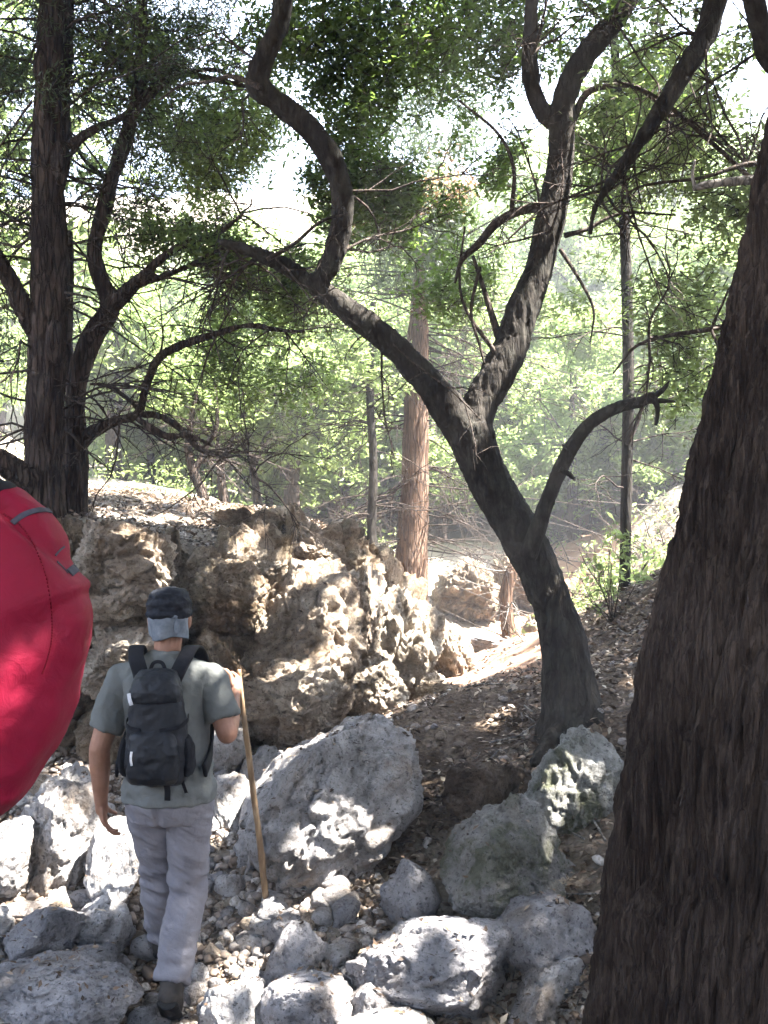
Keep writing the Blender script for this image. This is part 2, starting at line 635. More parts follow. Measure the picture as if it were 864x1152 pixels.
def build_ground():
    xs = axis(-3.2, 3.4, .028, -130, 130)
    ys = axis(2.6, 10.5, .03, -90, 150)
    X, Y = np.meshgrid(xs, ys)
    xy = np.column_stack([X.ravel(), Y.ravel()])
    V = np.column_stack([xy, height(xy)])
    nx, ny = len(xs), len(ys)
    i = np.arange(ny - 1)[:, None] * nx
    j = np.arange(nx - 1)[None]
    Q = np.stack([i + j, i + j + 1, i + nx + j + 1, i + nx + j], -1).reshape(-1, 4)
    t = NT('forest_soil')
    v = t.pos()
    n1 = t.noise(v, 2.4, 6, .65)
    n2 = t.noise(v, 24, 5, .7)
    n3 = t.noise(v, .35, 4, .6)
    c = t.ramp(n1, [(.33, (.06, .042, .03)), (.5, (.125, .092, .066)), (.66, (.22, .175, .135))])
    c = t.mix(t.ramp(n2, [(.4, (.7, .7, .7)), (.55, (0, 0, 0))]), c, (.05, .036, .026))
    c = t.mix(t.ramp(n3, [(.48, (0, 0, 0)), (.6, (.8, .8, .8))]), c, (.33, .29, .235))
    sx = t.n('ShaderNodeSeparateXYZ')
    t.l(v, sx.inputs[0])
    c = t.mix(t.ramp(t.math('MULTIPLY', t.math('ADD', sx.outputs['Y'], t.math('MULTIPLY', n3, 5)), .05), [(.55, (0, 0, 0)), (.85, (.85, .85, .85))]), c, t.mix(n2, (.26, .21, .15), (.44, .39, .32)))  # far soil paled: dry scree, lightened further so the background looks sunlit
    vo = t.n('ShaderNodeTexVoronoi', feature='F1')
    vo.inputs['Scale'].default_value = 34
    t.l(v, vo.inputs['Vector'])
    b = t.bump(n2, .9, .04)
    b = t.bump(vo.outputs['Distance'], .6, .02, b)
    o = obj('ground', V, Q, t.finish(c, .95, b, .15), origin=(0, 0, 0))
    tag(o, kind='structure')


build_ground()


def resample(poly, n):
    q = catmull(poly, 40)
    s = np.concatenate([[0], np.cumsum(np.linalg.norm(np.diff(q, axis=0), axis=1))])
    u = np.linspace(0, s[-1], n)
    return np.column_stack([np.interp(u, s, q[:, k]) for k in range(q.shape[1])])


def build_face():
    n, m, e = 620, 150, 34
    full = np.column_stack([EB, ET])          # matched control pairs
    q = resample(full, n)
    b, tp = q[:, :2], q[:, 2:5]
    zb = gully(b) - .2
    rows = []
    for t in np.linspace(0, 1, m):
        w = t ** 1.25
        rows.append(np.column_stack([b * (1 - w) + tp[:, :2] * w, zb * (1 - t) + tp[:, 2] * t]))
    inw = tp[:, :2] - b
    inw /= np.linalg.norm(inw, axis=1)[:, None]
    for t in np.linspace(0, 1, e + 1)[1:]:
        xy = tp[:, :2] + inw * t * .75
        rows.append(np.column_stack([xy, plateau(xy) + .05 - .22 * t ** 1.5]))
    V = np.concatenate(rows)
    M_ = m + e
    i = np.arange(M_ - 1)[:, None] * n
    j = np.arange(n - 1)[None]
    Q = np.stack([i + j, i + j + 1, i + n + j + 1, i + n + j], -1).reshape(-1, 4)
    N = vnormals(V, Q)
    # blend towards a stable outward direction
    out = np.tile(np.column_stack([-inw, np.zeros(n)]), (M_, 1))
    trow = np.repeat(np.concatenate([np.linspace(0, 1, m), 1 + np.linspace(0, 1, e + 1)[1:]]), n)
    N = N * .5 + out * (.6 * np.clip(1.25 - trow, 0, 1))[:, None] + np.array([0, 0, .35])
    N /= np.linalg.norm(N, axis=1)[:, None]
    warp = np.column_stack([pn(V * 1.7 + 3), pn(V * 1.7 + 40), pn(V * 1.7 + 80)]) * .35
    f1, f2, cid = worley((V + warp) * np.array([1.5, 1.5, 2.3]))
    g1, g2, gid = worley((V + warp * .6) * np.array([4.2, 4.2, 6.0]))
    D = .13 * fbm(V * 1.3, 3) + .26 * (cid - .5) + .06 * (gid - .5)
    D -= .15 * np.exp(-((f2 - f1) / .06) ** 2) + .045 * np.exp(-((g2 - g1) / .08) ** 2)
    h1, h2, hid = worley((V + warp * .4) * np.array([9, 9, 10.5]))
    D += .03 * (hid - .5) - .02 * np.exp(-((h2 - h1) / .09) ** 2)
    D += .03 * ridged(V * 5.5, 4) + .02 * fbm(V * 17, 3) - .03 * np.clip(.32 - worley(V * 9)[0], 0, 1) / .3
    # fissure and notch where the litter spills down
    fade = np.clip((2.0 - trow) / .8, .08, 1)
    V = V + N * (D * fade)[:, None]
    o = obj('rock_face', V, Q, M['ochre'], origin=(0, 6, .5))
    tag(o, kind='structure')
    return V, Q


FV, FQ = build_face()


# ------------------------------------------------------------------ rocks
def rock_shape(seed, sub, cuts=10, pits=0.0, rough=1.0, lump=.2, lo=.46, hi=.9, craggy=False):
    cuts = int(cuts * 1.15)
    r = np.random.default_rng(seed)
    rough = .45 + .4 * rough
    pits *= .6 if pits < .2 else 1.0
    V, T = ico(sub)
    V = V.copy()
    off = r.random(3) * 50
    V *= (1 + lump * fbm(V * 1.1 + off, 2))[:, None]
    for _ in range(cuts):
        n = r.normal(size=3)
        n /= np.linalg.norm(n)
        k = V @ n - r.uniform(lo, hi)
        V -= (np.clip(k, 0, None) * (.82 if rough < .95 else .93))[:, None] * n
    nh = V / np.linalg.norm(V, axis=1)[:, None]
    D = .07 * fbm(V * 2.3 + off, 3) + .04 * rough * ridged(V * 4.5 + off, 3)
    if sub >= 6:
        D += .009 * ridged(V * 21 + off, 3)
    if craggy:
        wq = V + .16 * np.column_stack([pn(V * 3.1 + off + k_) for k_ in (0, 20, 40)])
        for sc_, am in ((2.6, .16), (5.2, .085), (10.5, .04)):
            f1, f2, cid = worley(wq * sc_ + off * .7)
            am *= .5
            D += am * (cid - .5) - am * .8 * np.exp(-((f2 - f1) / .09) ** 2)
        D -= .10 * np.clip(.36 - worley(wq * 6.5 + off)[0], 0, 1)
    if sub >= 4:
        D += .017 * rough * fbm(V * 13 + off, 3)
        f1, f2, cid = worley(V * 2.4 + off + .2 * pn(V * 3 + off)[:, None])
        D += .09 * rough * (cid - .5) - .05 * rough * np.exp(-((f2 - f1) / .07) ** 2)
        ax = r.normal(size=3) * [.5, .5, 1]
        ax /= np.linalg.norm(ax)
        st = (V @ ax) * 4.5 + .5 * pn(V * 1.8 + off)
        D += .05 * rough * (np.abs((st % 1) - .3) - .3) * (pn(V * 1.3 + off + 20) > -.1)
    if pits:
        f1 = worley(V * 4.2 + off)[0]
        D -= pits * np.clip(.42 - f1, 0, 1)
        f1 = worley(V * 9 + off)[0]
        D -= pits * .5 * np.clip(.42 - f1, 0, 1)
    V = V + nh * D[:, None]
    lo_, hi_ = np.quantile(V, .004, axis=0), np.quantile(V, .996, axis=0)
    V -= (lo_ + hi_) / 2
    V /= (hi_ - lo_) / 2
    return V, T


BOULDERS = []
BM = []


def boulder(name, label, x0, y0, x1, y1, d, depth, seed, mat, sub=5, cuts=10, pits=0., rough=1., skew=0., bury=True, cat='boulder', group=None, taper=0., lean=0., **kw):
    if mat in ('tan', 'ochre', 'cream') and cat == 'boulder':
        kw['craggy'] = True
        sub = 6
        bury = False
        depth *= 1.3
    V, T = rock_shape(seed, sub, cuts, pits, rough, **kw)
    a, b = P(x0, y1, d), P(x1, y0, d)
    cx, cy = (a[0] + b[0]) / 2, d
    z0, z1 = a[2], b[2]
    rx = (b[0] - a[0]) / 2 * (1.03 if d < 5.5 else 1.06)
    if bury:
        z0 = min(z0, H(cx, cy) - .07)
    rz = (z1 - z0) / 2
    W = V * [rx / (1 + abs(skew)), depth / 2, rz]
    if taper:
        k_ = (1 - taper * .5 * (1 + V[:, 2]))
        W[:, 0] = W[:, 0] * k_ + lean * rx * (1 + V[:, 2]) * .5
        W[:, 1] *= k_
    W[:, 0] += skew * rx / (1 + abs(skew)) * V[:, 2]
    W += [cx, cy, (z0 + z1) / 2]
    o = obj(name, W, T, M[mat])
    tag(o, label, cat, group)
    BM.append((W, T, y1))
    BOULDERS.append((cx, cy, rx, depth / 2, (z0 + z1) / 2, rz))
    return o


B = boulder
# the left bank
B('boulder', 'large upright tan boulder with dark stains in the middle of the rock face', 268, 632, 408, 810, 6.45, .75, 21, 'tan', 6, 8, .06, 1.2)
B('boulder', 'pale cream boulder below the red trunk at the right end of the rock face', 398, 662, 497, 795, 7.35, .75, 22, 'cream', 6, 12, .05, 1.1)
B('boulder', 'rough broken boulder low in the rock face, patched with bright sun', 272, 726, 392, 856, 6.1, .6, 23, 'tan', 6, 14, .14, 1.7)
B('boulder', 'smooth rounded cream boulder wedged at the foot of the rock face', 383, 738, 456, 822, 6.55, .5, 24, 'cream', 5, 8, .05, .8)
B('boulder', 'rugged tan outcrop block on the bank right beside the red pack', 70, 586, 198, 712, 5.8, .7, 25, 'tan', 6, 13, .12, 1.6)
B('boulder', 'stained tan block below the outcrop, between red pack and hiker', 88, 690, 196, 800, 5.72, .6, 85, 'tan', 6, 12, .12, 1.5)
B('boulder', 'dark brown ledge block under the litter behind the cap of the hiker', 205, 628, 300, 712, 6.5, .5, 26, 'ochre', 5, 12, .12, 1.4)
B('boulder', 'brown stained block in shade between hiker and big tan boulder', 214, 705, 290, 815, 6.3, .5, 27, 'ochre', 5, 12, .1, 1.4)
B('boulder', 'long low cream rock pointing down to the sunlit path', 478, 700, 532, 765, 8.4, .7, 28, 'cream', 5, 10, .05, 1.)
B('boulder', 'orange cream rock at the path edge, under the pale cream boulder', 455, 752, 502, 792, 7.25, .4, 29, 'cream', 5, 10, .05, 1.)
B('boulder', 'rounded brown mound of rock on top of the left bank', 243, 567, 297, 600, 8.1, .5, 30, 'ochre', 5, 9, .05, 1.)
B('boulder', 'orange brown rock on the bank top, just right of the rounded mound', 286, 570, 352, 614, 7.6, .6, 31, 'ochre', 5, 10, .05, 1.1)
B('boulder', 'pale jagged rock crowning the rock face above the big tan boulder', 318, 598, 382, 648, 7.0, .5, 32, 'tan', 5, 12, .08, 1.4)
B('boulder', 'sunlit tan knob on the rim left of the jagged crown rock', 272, 614, 322, 655, 6.75, .4, 33, 'tan', 5, 10, .05, 1.1)
B('boulder', 'small grey tan rock at the far rim, just left of the red trunk', 372, 586, 414, 636, 7.9, .5, 34, 'tan', 5, 10, .05, 1.2)
B('boulder', 'steep tan rock slab leaning behind the big tan boulder', 372, 628, 440, 752, 7.0, .55, 35, 'tan', 5, 10, .08, 1.3, skew=.25)
B('boulder', 'small block half buried in litter at the left rim of the bank', 62, 560, 108, 604, 6.9, .4, 36, 'ochre', 5, 10, .05, 1.)
B('boulder', 'low tan rock in shadow at the foot of the outcrop block', 92, 770, 165, 862, 5.75, .5, 37, 'ochre', 5, 12, .1, 1.3)
B('boulder', 'squat dark rock behind the left arm of the hiker', 160, 790, 232, 858, 6.0, .45, 38, 'ochre', 5, 12, .1, 1.3)
# the gully
B('boulder', 'largest pale grey slab boulder in the gully, right of the walking stick', 236, 808, 498, 1016, 5.15, 1.2, 41, 'pale', 6, 6, .1, 1.1, skew=.42, lo=.6)
B('boulder', 'mossy green pyramid boulder in the middle of the right slope', 484, 894, 668, 1046, 4.45, .65, 143, 'mossy', 6, 7, .12, 1.2, taper=.5, lean=-.12)
B('boulder', 'pitted white and green boulder at the foot of the forked tree', 578, 820, 716, 952, 4.85, .55, 43, 'pitted', 6, 7, .21, 1.2, taper=.3, lean=.1)
B('boulder', 'smooth grey boulder under the mossy one, beside the giant trunk', 562, 1012, 676, 1092, 4.15, .45, 44, 'blue', 5, 8, .04, .7)
B('boulder', 'broken grey rock with a dark hollow at the bottom right edge', 572, 1078, 674, 1166, 3.95, .4, 45, 'pale', 5, 12, .2, 1.3)
B('boulder', 'long grey boulder with a raised lip at the bottom middle', 398, 1030, 584, 1156, 4.1, .5, 46, 'blue', 6, 9, .06, .9)
B('boulder', 'narrow upright grey rock wedged left of the mossy boulder', 428, 968, 494, 1056, 4.45, .3, 47, 'blue', 5, 10, .1, 1.1)
B('boulder', 'bluish flat rock at the bottom edge, left of the long grey boulder', 392, 1098, 456, 1160, 3.98, .3, 48, 'blue', 5, 8, .03, .7)
B('boulder', 'grey wedge rock in the gravel below the walking stick', 286, 1034, 376, 1120, 4.3, .35, 49, 'blue', 5, 10, .06, 1., taper=.5, lean=.3)
B('boulder', 'pale bluish rock low in the gravel at the bottom edge, right of the boot', 292, 1092, 402, 1170, 4.0, .4, 50, 'blue', 5, 9, .04, .8)
B('boulder', 'white sunlit rock cut by the bottom edge of the photo', 352, 1136, 486, 1185, 3.82, .3, 51, 'pale', 5, 9, .03, .8)
B('boulder', 'tapered pale rock just right of the rear boot', 222, 1102, 304, 1168, 4.02, .3, 52, 'pale', 5, 9, .05, .9)
B('boulder', 'bright sunlit white boulder under the red pack', 12, 868, 122, 1000, 4.9, .5, 53, 'pale', 6, 10, .08, 1.1, skew=.15)
B('boulder', 'slanting white boulder left of the hiker, behind his legs', 92, 922, 168, 1022, 4.75, .45, 54, 'pale', 5, 10, .06, 1., skew=.2)
B('boulder', 'streaked white rock at the left edge of the photo', -40, 920, 42, 1024, 4.7, .45, 55, 'pale', 5, 10, .08, 1.1)
B('boulder', 'grey layered boulder lying left of the boots', -12, 1018, 106, 1104, 4.35, .4, 56, 'blue', 5, 11, .08, 1.2, skew=.2)
B('boulder', 'rounded grey rock between layered boulder and rear boot', 68, 1058, 134, 1124, 4.25, .3, 57, 'blue', 5, 9, .05, .9)
B('boulder', 'cracked bluish boulder in the bottom left corner', -30, 1084, 152, 1176, 4.0, .45, 58, 'blue', 6, 11, .08, 1.2)
B('boulder', 'small pale rock left of the hiker knees', 84, 1008, 148, 1074, 4.5, .3, 59, 'pale', 5, 10, .05, 1.)
B('boulder', 'flat brown stone at the tip of the walking stick', 292, 1004, 330, 1036, 4.6, .22, 60, 'pale', 4, 9, .03, .8, cat='stone')
B('boulder', 'flat grey stone lying below the stick tip stone', 296, 1024, 344, 1052, 4.5, .25, 61, 'blue', 4, 9, .03, .8, cat='stone')
B('boulder', 'sunlit white rock behind the right hip of the hiker', 232, 872, 286, 952, 5.3, .35, 62, 'pale', 5, 10, .08, 1.1)
B('boulder', 'bright rock just behind the hand holding the stick', 234, 812, 280, 862, 5.7, .3, 63, 'pale', 5, 10, .08, 1.1)
B('boulder', 'sunlit rubble rock between stick and slab boulder', 272, 840, 330, 898, 5.65, .35, 64, 'pale', 5, 12, .1, 1.3)
B('boulder', 'dark brown clod of earth below the forked tree', 498, 852, 590, 925, 5.0, .5, 65, 'earth', 5, 10, .15, 1.4)
B('boulder', 'pinkish flat stone beside the pitted boulder', 646, 938, 690, 968, 4.6, .2, 66, 'tan', 4, 9, .02, .7, cat='stone')
B('boulder', 'small cream stone on the litter below the pinkish one', 602, 972, 640, 1004, 4.4, .15, 67, 'cream', 4, 9, .02, .7, cat='stone')
B('boulder', 'pale flat rock up the right slope, left of the giant trunk', 700, 735, 745, 765, 6.3, .4, 68, 'pale', 5, 9, .04, .9)
B('boulder', 'grey rock on the litter right of the forked tree base', 684, 786, 726, 818, 5.5, .3, 69, 'pale', 4, 9, .04, .9)
B('boulder', 'grey rock heap beside the sunlit path far behind', 505, 712, 570, 742, 10.2, .8, 70, 'blue', 5, 14, .1, 1.5)
B('boulder', 'small grey rock at the right end of the far path heap', 560, 718, 602, 746, 10.4, .5, 71, 'pale', 5, 12, .1, 1.3)
B('boulder', 'low brown earth and rock bank behind the far path, right of the reddish trunk', 488, 632, 562, 712, 13.0, 1.2, 74, 'ochre', 5, 12, .1, 1.5)
B('boulder', 'brown rock bank further right behind the far path, seen past the forked tree', 556, 626, 612, 700, 13.6, 1.2, 75, 'ochre', 5, 12, .1, 1.5)
B('boulder', 'orange block standing behind the far path', 588, 690, 626, 735, 11.4, .5, 72, 'tan', 5, 10, .05, 1.)
B('boulder', 'curved dark root like rock at the crest beside the path edge', 468, 768, 520, 800, 6.7, .3, 73, 'ochre', 5, 10, .05, 1.)

# countable loose stones: shared meshes
_sm = []
for k in range(9):
    V, T = rock_shape(300 + k, 3, 9, 0, .7)
    _sm.append((V, T))
kinds = [('pale', 'small pale loose stone among the gully gravel'), ('blue', 'small grey loose stone among the gully gravel'), ('tan', 'small tan loose stone among the gully gravel')]
smesh = {}
cnt = 0
tries = 0
while cnt < 280 and tries < 6000:
    tries += 1
    px, d = rng.uniform(-20, 700), rng.uniform(3.95, 6.2)
    x = (px - CX) / F * d
    if sdist([(x, d)])[0] > -.05: continue
    if px > 400 and rng.random() < .94: continue
    if any(((x - b[0]) / (b[2] * .85)) ** 2 + ((d - b[1]) / (b[3] * .85)) ** 2 < 1 for b in BOULDERS): continue
    s = .024 + .075 * rng.random() ** 2.4
    ki = rng.choice(3, p=[.5, .3, .2]) if px < 400 else rng.choice(3, p=[.25, .3, .45])
    mi = rng.integers(9)
    key = (ki, mi)
    if key not in smesh:
        me = to_mesh('loose_stone', _sm[mi][0] * [1, .8, .62], _sm[mi][1])
        me.materials.append(M[kinds[ki][0]])
        smesh[key] = me
    o = bpy.data.objects.new('loose_stone', smesh[key])
    COL.objects.link(o)
    o.scale = (s, s, s)
    o.rotation_euler = (rng.normal() * .25, rng.normal() * .25, rng.uniform(0, 6.3))
    o.location = (x, d, H(x, d) + s * .25)
    tag(o, kinds[ki][1], 'stone', 'loose stones on the gully floor')
    cnt += 1


def scatter_xy(n, fn):
    out = []
    while sum(len(a) for a in out) < n:
        px = rng.uniform(-60, 800, 4000)
        d = rng.uniform(3.7, 14, 4000)
        xy = np.column_stack([(px - CX) / F * d, d])
        out.append(xy[rng.random(4000) < fn(px, d, xy)])
    return np.concatenate(out)[:n]


def inst(V0, F0, pos, scale, rot, extra=None):
    """bake many small copies in one array"""
    n = len(pos)
    V = np.einsum('nij,kj->nki', rot, V0) * scale[:, None, None] + pos[:, None]
    k = len(V0)
    Fc = (F0[None] + (np.arange(n) * k)[:, None, None]).reshape(-1, F0.shape[1])
    return V.reshape(-1, 3), Fc


def rotmats(n, tilt=3.2, r=rng):
    """random rotations: spin about z then tilt"""
    a = r.uniform(0, 2 * np.pi, n)
    b = r.normal(0, tilt, n) if tilt < 3 else np.arccos(r.uniform(-1, 1, n))
    g = r.uniform(0, 2 * np.pi, n)
    ca, sa, cb, sb, cg, sg = np.cos(a), np.sin(a), np.cos(b), np.sin(b), np.cos(g), np.sin(g)
    z, o = np.zeros(n), np.ones(n)
    A = np.array([[ca, -sa, z], [sa, ca, z], [z, z, o]]).transpose(2, 0, 1)
    Bm = np.array([[o, z, z], [z, cb, -sb], [z, sb, cb]]).transpose(2, 0, 1)
    C = np.array([[cg, -sg, z], [sg, cg, z], [z, z, o]]).transpose(2, 0, 1)
    return A @ Bm @ C


# the path beyond the crest
def build_path():
    q = catmull(np.array([P(600, 776, 6.55)[:2], P(562, 758, 7.6)[:2], P(545, 745, 9)[:2], P(566, 726, 11)[:2], P(612, 700, 12.6)[:2], P(655, 668, 14.6)[:2], P(700, 645, 18)[:2]]), 40)
    t_ = np.gradient(q, axis=0)
    t_ /= np.linalg.norm(t_, axis=1)[:, None]
    n_ = np.column_stack([-t_[:, 1], t_[:, 0]])
    m = 31
    wd = np.interp(np.linspace(0, 1, len(q)), [0, .12, .3, 1], [.25, .55, .8, .9])
    wd = wd * (1 + .2 * pn(np.column_stack([q * 1.5, q[:, :1] * 0])))
    s = np.linspace(-1, 1, m)
    xy = (q[:, None] + n_[:, None] * (s[None, :, None] * wd[:, None, None])).reshape(-1, 2)
    e = np.tile(1 - np.abs(s) ** 4, len(q))
    V = np.column_stack([xy, height(xy) - .02 + .032 * e])
    i = np.arange(len(q) - 1)[:, None] * m
    j = np.arange(m - 1)[None]
    Q = np.stack([i + j, i + j + 1, i + m + j + 1, i + m + j], -1).reshape(-1, 4)[:, ::-1]
    t = NT('pinkish_dirt')
    v = t.pos()
    n1 = t.noise(v, 3, 6, .65)
    n2 = t.noise(v, 30, 5, .7)
    c = t.ramp(n1, [(.35, (.20, .115, .075)), (.55, (.32, .205, .145)), (.7, (.42, .31, .24))])
    c = t.mix(t.ramp(n2, [(.4, (.5, .5, .5)), (.52, (0, 0, 0))]), c, (.2, .14, .1))
    tag(obj('path', V, Q, t.finish(c, .95, t.bump(n2, .8, .03), .15), origin=(0, 0, 0)), kind='structure')


build_path()

# gravel: too many to count
xy = scatter_xy(14500, lambda px, d, xy: np.where(d < 7, 1.0, .25) * np.where(sdist(xy) < 0, 1, .12) * np.where(px > 430, .05, 1.0))
r_ = np.random.default_rng(8)
mb = MB()
for k in range(5):
    V, T = ico(2)
    V = V * (1 + .25 * fbm(V * 1.5 + 9 * k, 2))[:, None]
    for _ in range(6):
        nn = r_.normal(size=3); nn /= np.linalg.norm(nn)
        V = V - (np.clip(V @ nn - r_.uniform(.45, .8), 0, None) * .95)[:, None] * nn
    V = V * [1, .8, .6]
    s = xy[k::5]
    sc = .008 + .034 * r_.random(len(s)) ** 3
    pos = np.column_stack([s, height(s) + sc * .25])
    mb.add(*inst(V, T, pos, sc, rotmats(len(s), .5)))
t = NT('gravel_stone')
g = t.n('ShaderNodeNewGeometry')
c = t.ramp(g.outputs['Random Per Island'], [(0, (.10, .073, .055)), (.35, (.2, .155, .12)), (.7, (.28, .24, .21)), (1, (.42, .39, .355))])
c = t.mix(t.ramp(t.noise(t.pos(), 60, 3), [(.4, (.6, .6, .6)), (.55, (0, 0, 0))]), c, (.12, .1, .085))
tag(obj('gravel', mb, None, t.finish(c, .9, None, .2)), 'loose gravel of pale and brown pebbles covering the gully floor', 'gravel', kind='stuff')

# dry leaf litter
LEAF4 = np.array([[0, -1, 0], [.42, .05, .14], [0, 1, 0], [-.42, .05, .14]])
LQ = np.array([[0, 1, 2, 3]])


def lit_w(px, d, xy):
    s = sdist(xy)
    w = np.where(px > 400, 1.0, .2) * np.where((px < 640) & (d > 7.2), .12, 1)
    w = np.where(s > .3, .9, w)
    w = np.where((s < .3) & (d > 8), np.where(px > 640, .9, .3), w)
    n = pn(np.column_stack([xy * 1.4, np.zeros(len(xy))]))
    return w * np.clip(.6 + n, .1, 1)


xy = scatter_xy(42000, lit_w)
sc = rng.uniform(.012, .031, len(xy))
pos = np.column_stack([xy, height(xy) + rng.uniform(.002, .03, len(xy))])
mbb = MB()
for w_, t_, yb in BM:
    mbb.add(w_, t_)
vb, fb = mbb.get()
bvh = BVHTree.FromPolygons([tuple(a) for a in vb], [tuple(int(i) for i in f) for f in fb[0]])
ex = []
for _ in range(5200):
    px, d = rng.uniform(-30, 720), rng.uniform(3.8, 8.0)
    x = (px - CX) / F * d
    h_, n_, _, _ = bvh.ray_cast(Vector((x, d, 4)), Vector((0, 0, -1)))
    if h_ is None or n_.z < .62 or h_.z < H(x, d) + .01: continue
    if pn(np.array([[x * 3, d * 3, 1.]]))[0] < .0 and rng.random() < .8: continue
    ex.append((h_.x, h_.y, h_.z + rng.uniform(.002, .012)))
pos = np.vstack([pos, ex])
sc = np.concatenate([sc, rng.uniform(.009, .022, len(ex))])
V, Q = inst(LEAF4, LQ, pos, sc, rotmats(len(pos), .55))
t = NT('dry_leaf')
g = t.n('ShaderNodeNewGeometry')
c = t.ramp(g.outputs['Random Per Island'], [(0, (.025, .016, .011)), (.4, (.075, .048, .03)), (.75, (.15, .10, .065)), (.88, (.27, .205, .145)), (1, (.44, .38, .30))])
tag(obj('leaf_litter', V, Q, t.finish(c, .7, None, .3), origin=(0, 0, 0)), 'dry brown leaf litter covering the slope and the bank top', 'leaf litter', kind='stuff')

mb = MB()
xy = scatter_xy(420, lit_w)
for a in xy:
    L = rng.uniform(.05, .3)
    th = rng.uniform(0, 6.3)
    s = np.array([[a[0] + math.cos(th) * L * k, a[1] + math.sin(th) * L * k] for k in (-.5, 0, .5)])
    z = height(s) + rng.uniform(.004, .03, 3)
    mb.add(*tube(np.column_stack([s, z]), rng.uniform(.002, .006), 5))
tag(obj('twig_litter', mb, None, M['twig_grey']), 'thin broken twigs strewn over the litter', 'twigs', kind='stuff')
# ------------------------------------------------------------------ trees
LIT = [  # chosen sun spots; crown leaves in the way are cut out to light them: (point, radius)
    (P(430, 1146, 3.9), .16), (P(35, 965, 4.7), .15), (P(85, 885, 4.95), .14), (P(100, 990, 4.7), .08), (P(300, 845, 5.6), .14), (P(240, 930, 5.2), .13), (P(60, 905, 4.8), .26), (P(20, 940, 4.6), .16), (P(130, 960, 4.6), .1), (P(265, 905, 5.3), .18), (P(262, 830, 5.7), .2),
    (P(310, 870, 5.6), .2), (P(330, 755, 6.0), .26), (P(300, 640, 6.5), .28), (P(370, 650, 6.7), .14), 
    (P(440, 690, 7.1), .34), (P(475, 740, 7.2), .34), (P(440, 790, 6.4), .18), (P(500, 740, 8.2), .6), (P(540, 745, 9), .8), (P(560, 757, 7.6), .3), (P(566, 726, 11), .8), (P(625, 690, 13), .8), (P(640, 852, 4.65), .07),
    (P(665, 838, 4.75), .06), (P(150, 640, 5.5), .14), (P(165, 720, 5.5), .12), (P(95, 700, 5.6), .13), (P(240, 745, 4.2), -.055), (P(95, 690, 1.9), -.055),
    (P(75, 640, 1.8), -.06), (P(380, 960, 4.7), .06), (P(420, 930, 4.8), .05), (P(270, 1140, 3.95), .07), (P(560, 810, 5.8), -.03), (P(540, 830, 5.7), -.03),
    (P(700, 790, 5.5), -.03), (P(340, 1000, 4.6), .06), (P(280, 1070, 4.3), .05), (P(240, 600, 8), .3), (P(180, 590, 8), .25), (P(300, 580, 9), .5), (P(110, 585, 7.5), .2),
    (P(650, 660, 9), .7), (P(600, 690, 11), .8), (P(550, 430, 5.3), .08), (P(580, 370, 5.3), .06)]
LITP = np.array([p for p, _ in LIT])
LITR = np.array([r + .10 for _, r in LIT])


def gap_keep(c):
    """False for leaves that stand in the sun's way to one of the lit places"""
    keep = np.ones(len(c), bool)
    wob = 1 + .5 * pn(c * 2.2 + 3)
    qp = c - (c @ SUND)[:, None] * SUND
    frag = fbm(qp * 4.6 + 11, 2)
    for p, r in zip(LITP, LITR):
        v = c - p
        t = v @ SUND
        dd = np.linalg.norm(v - t[:, None] * SUND, axis=1)
        keep &= ~((t > .25) & (dd < r * wob) & (frag > (-.16 if .22 < r < .5 else -.7)))
    return keep


def chain(pts, d):
    out = []
    for i, (px, py, w) in enumerate(pts):
        dd = d if np.isscalar(d) else np.interp(i / (len(pts) - 1), np.linspace(0, 1, len(d)), d)
        out.append([*P(px, py, dd), TW[0] * w / 2 / F * dd])
    return np.array(out)


TW = [1.0]


def bark(V, fs, sc, amp, zs=.18, oct_=4):
    N = vnormals(V, fs)
    q = V * np.array([sc, sc, sc * zs])
    D = .8 * (ridged(q, oct_) - .2) + .5 * fbm(V * 3.2, 3)
    return V + N * (amp * D + min(.012, amp * 1.4) * fbm(V * 2.4 + 7, 3))[:, None]


def grow(mb, p, dr, L, r, depth, droop=.1, jit=.35, kids=4, rg=rng, sides=5):
    n = 6
    pts = [np.array(p, float)]
    dr = np.array(dr, float)
    for i in range(n):
        dr = dr + rg.normal(0, jit, 3) * .5 - np.array([0, 0, droop * .35])
        dr /= np.linalg.norm(dr)
        pts.append(pts[-1] + dr * L / n)
    pts = np.array(pts)
    mb.add(*tube(pts, np.linspace(r, r * .35, n + 1), sides if depth else 4, caps=False))
    tips = [pts[-1]]
    if depth:
        for _ in range(kids):
            i = rg.integers(1, n)
            e = pts[min(i + 1, n)] - pts[i - 1]
            e /= np.linalg.norm(e)
            e = e * .7 + rg.normal(0, .55, 3)
            e /= np.linalg.norm(e)
            tips += grow(mb, pts[i], e, L * rg.uniform(.35, .6), r * .5, depth - 1, droop, jit, kids, rg, sides)
    else:
        tips.append(pts[4])
    return tips


def leaf_shape(w, fold=.14):
    return np.array([[0, -1, 0], [w, .05, fold], [0, 1, 0], [-w, .05, fold]], float)


def clusters(cent, per, spread, size, w=.42, gaps=True, rg=rng):
    """leaves round cluster centres -> V, Q"""
    n = len(cent)
    dr = rg.normal(size=(n, 3)) * [1, 1, .55]
    dr /= np.linalg.norm(dr, axis=1)[:, None]
    t = rg.uniform(-1, 1, (n, per, 1))
    c = cent[:, None] + dr[:, None] * t * spread + rg.normal(0, spread * .33, (n, per, 3))
    c = c.reshape(-1, 3)
    if gaps:
        c = c[gap_keep(c)]
    return inst(leaf_shape(w), LQ, c, size * rg.uniform(.65, 1.25, len(c)), rotmats(len(c), 1.0 if w > .3 else 9))


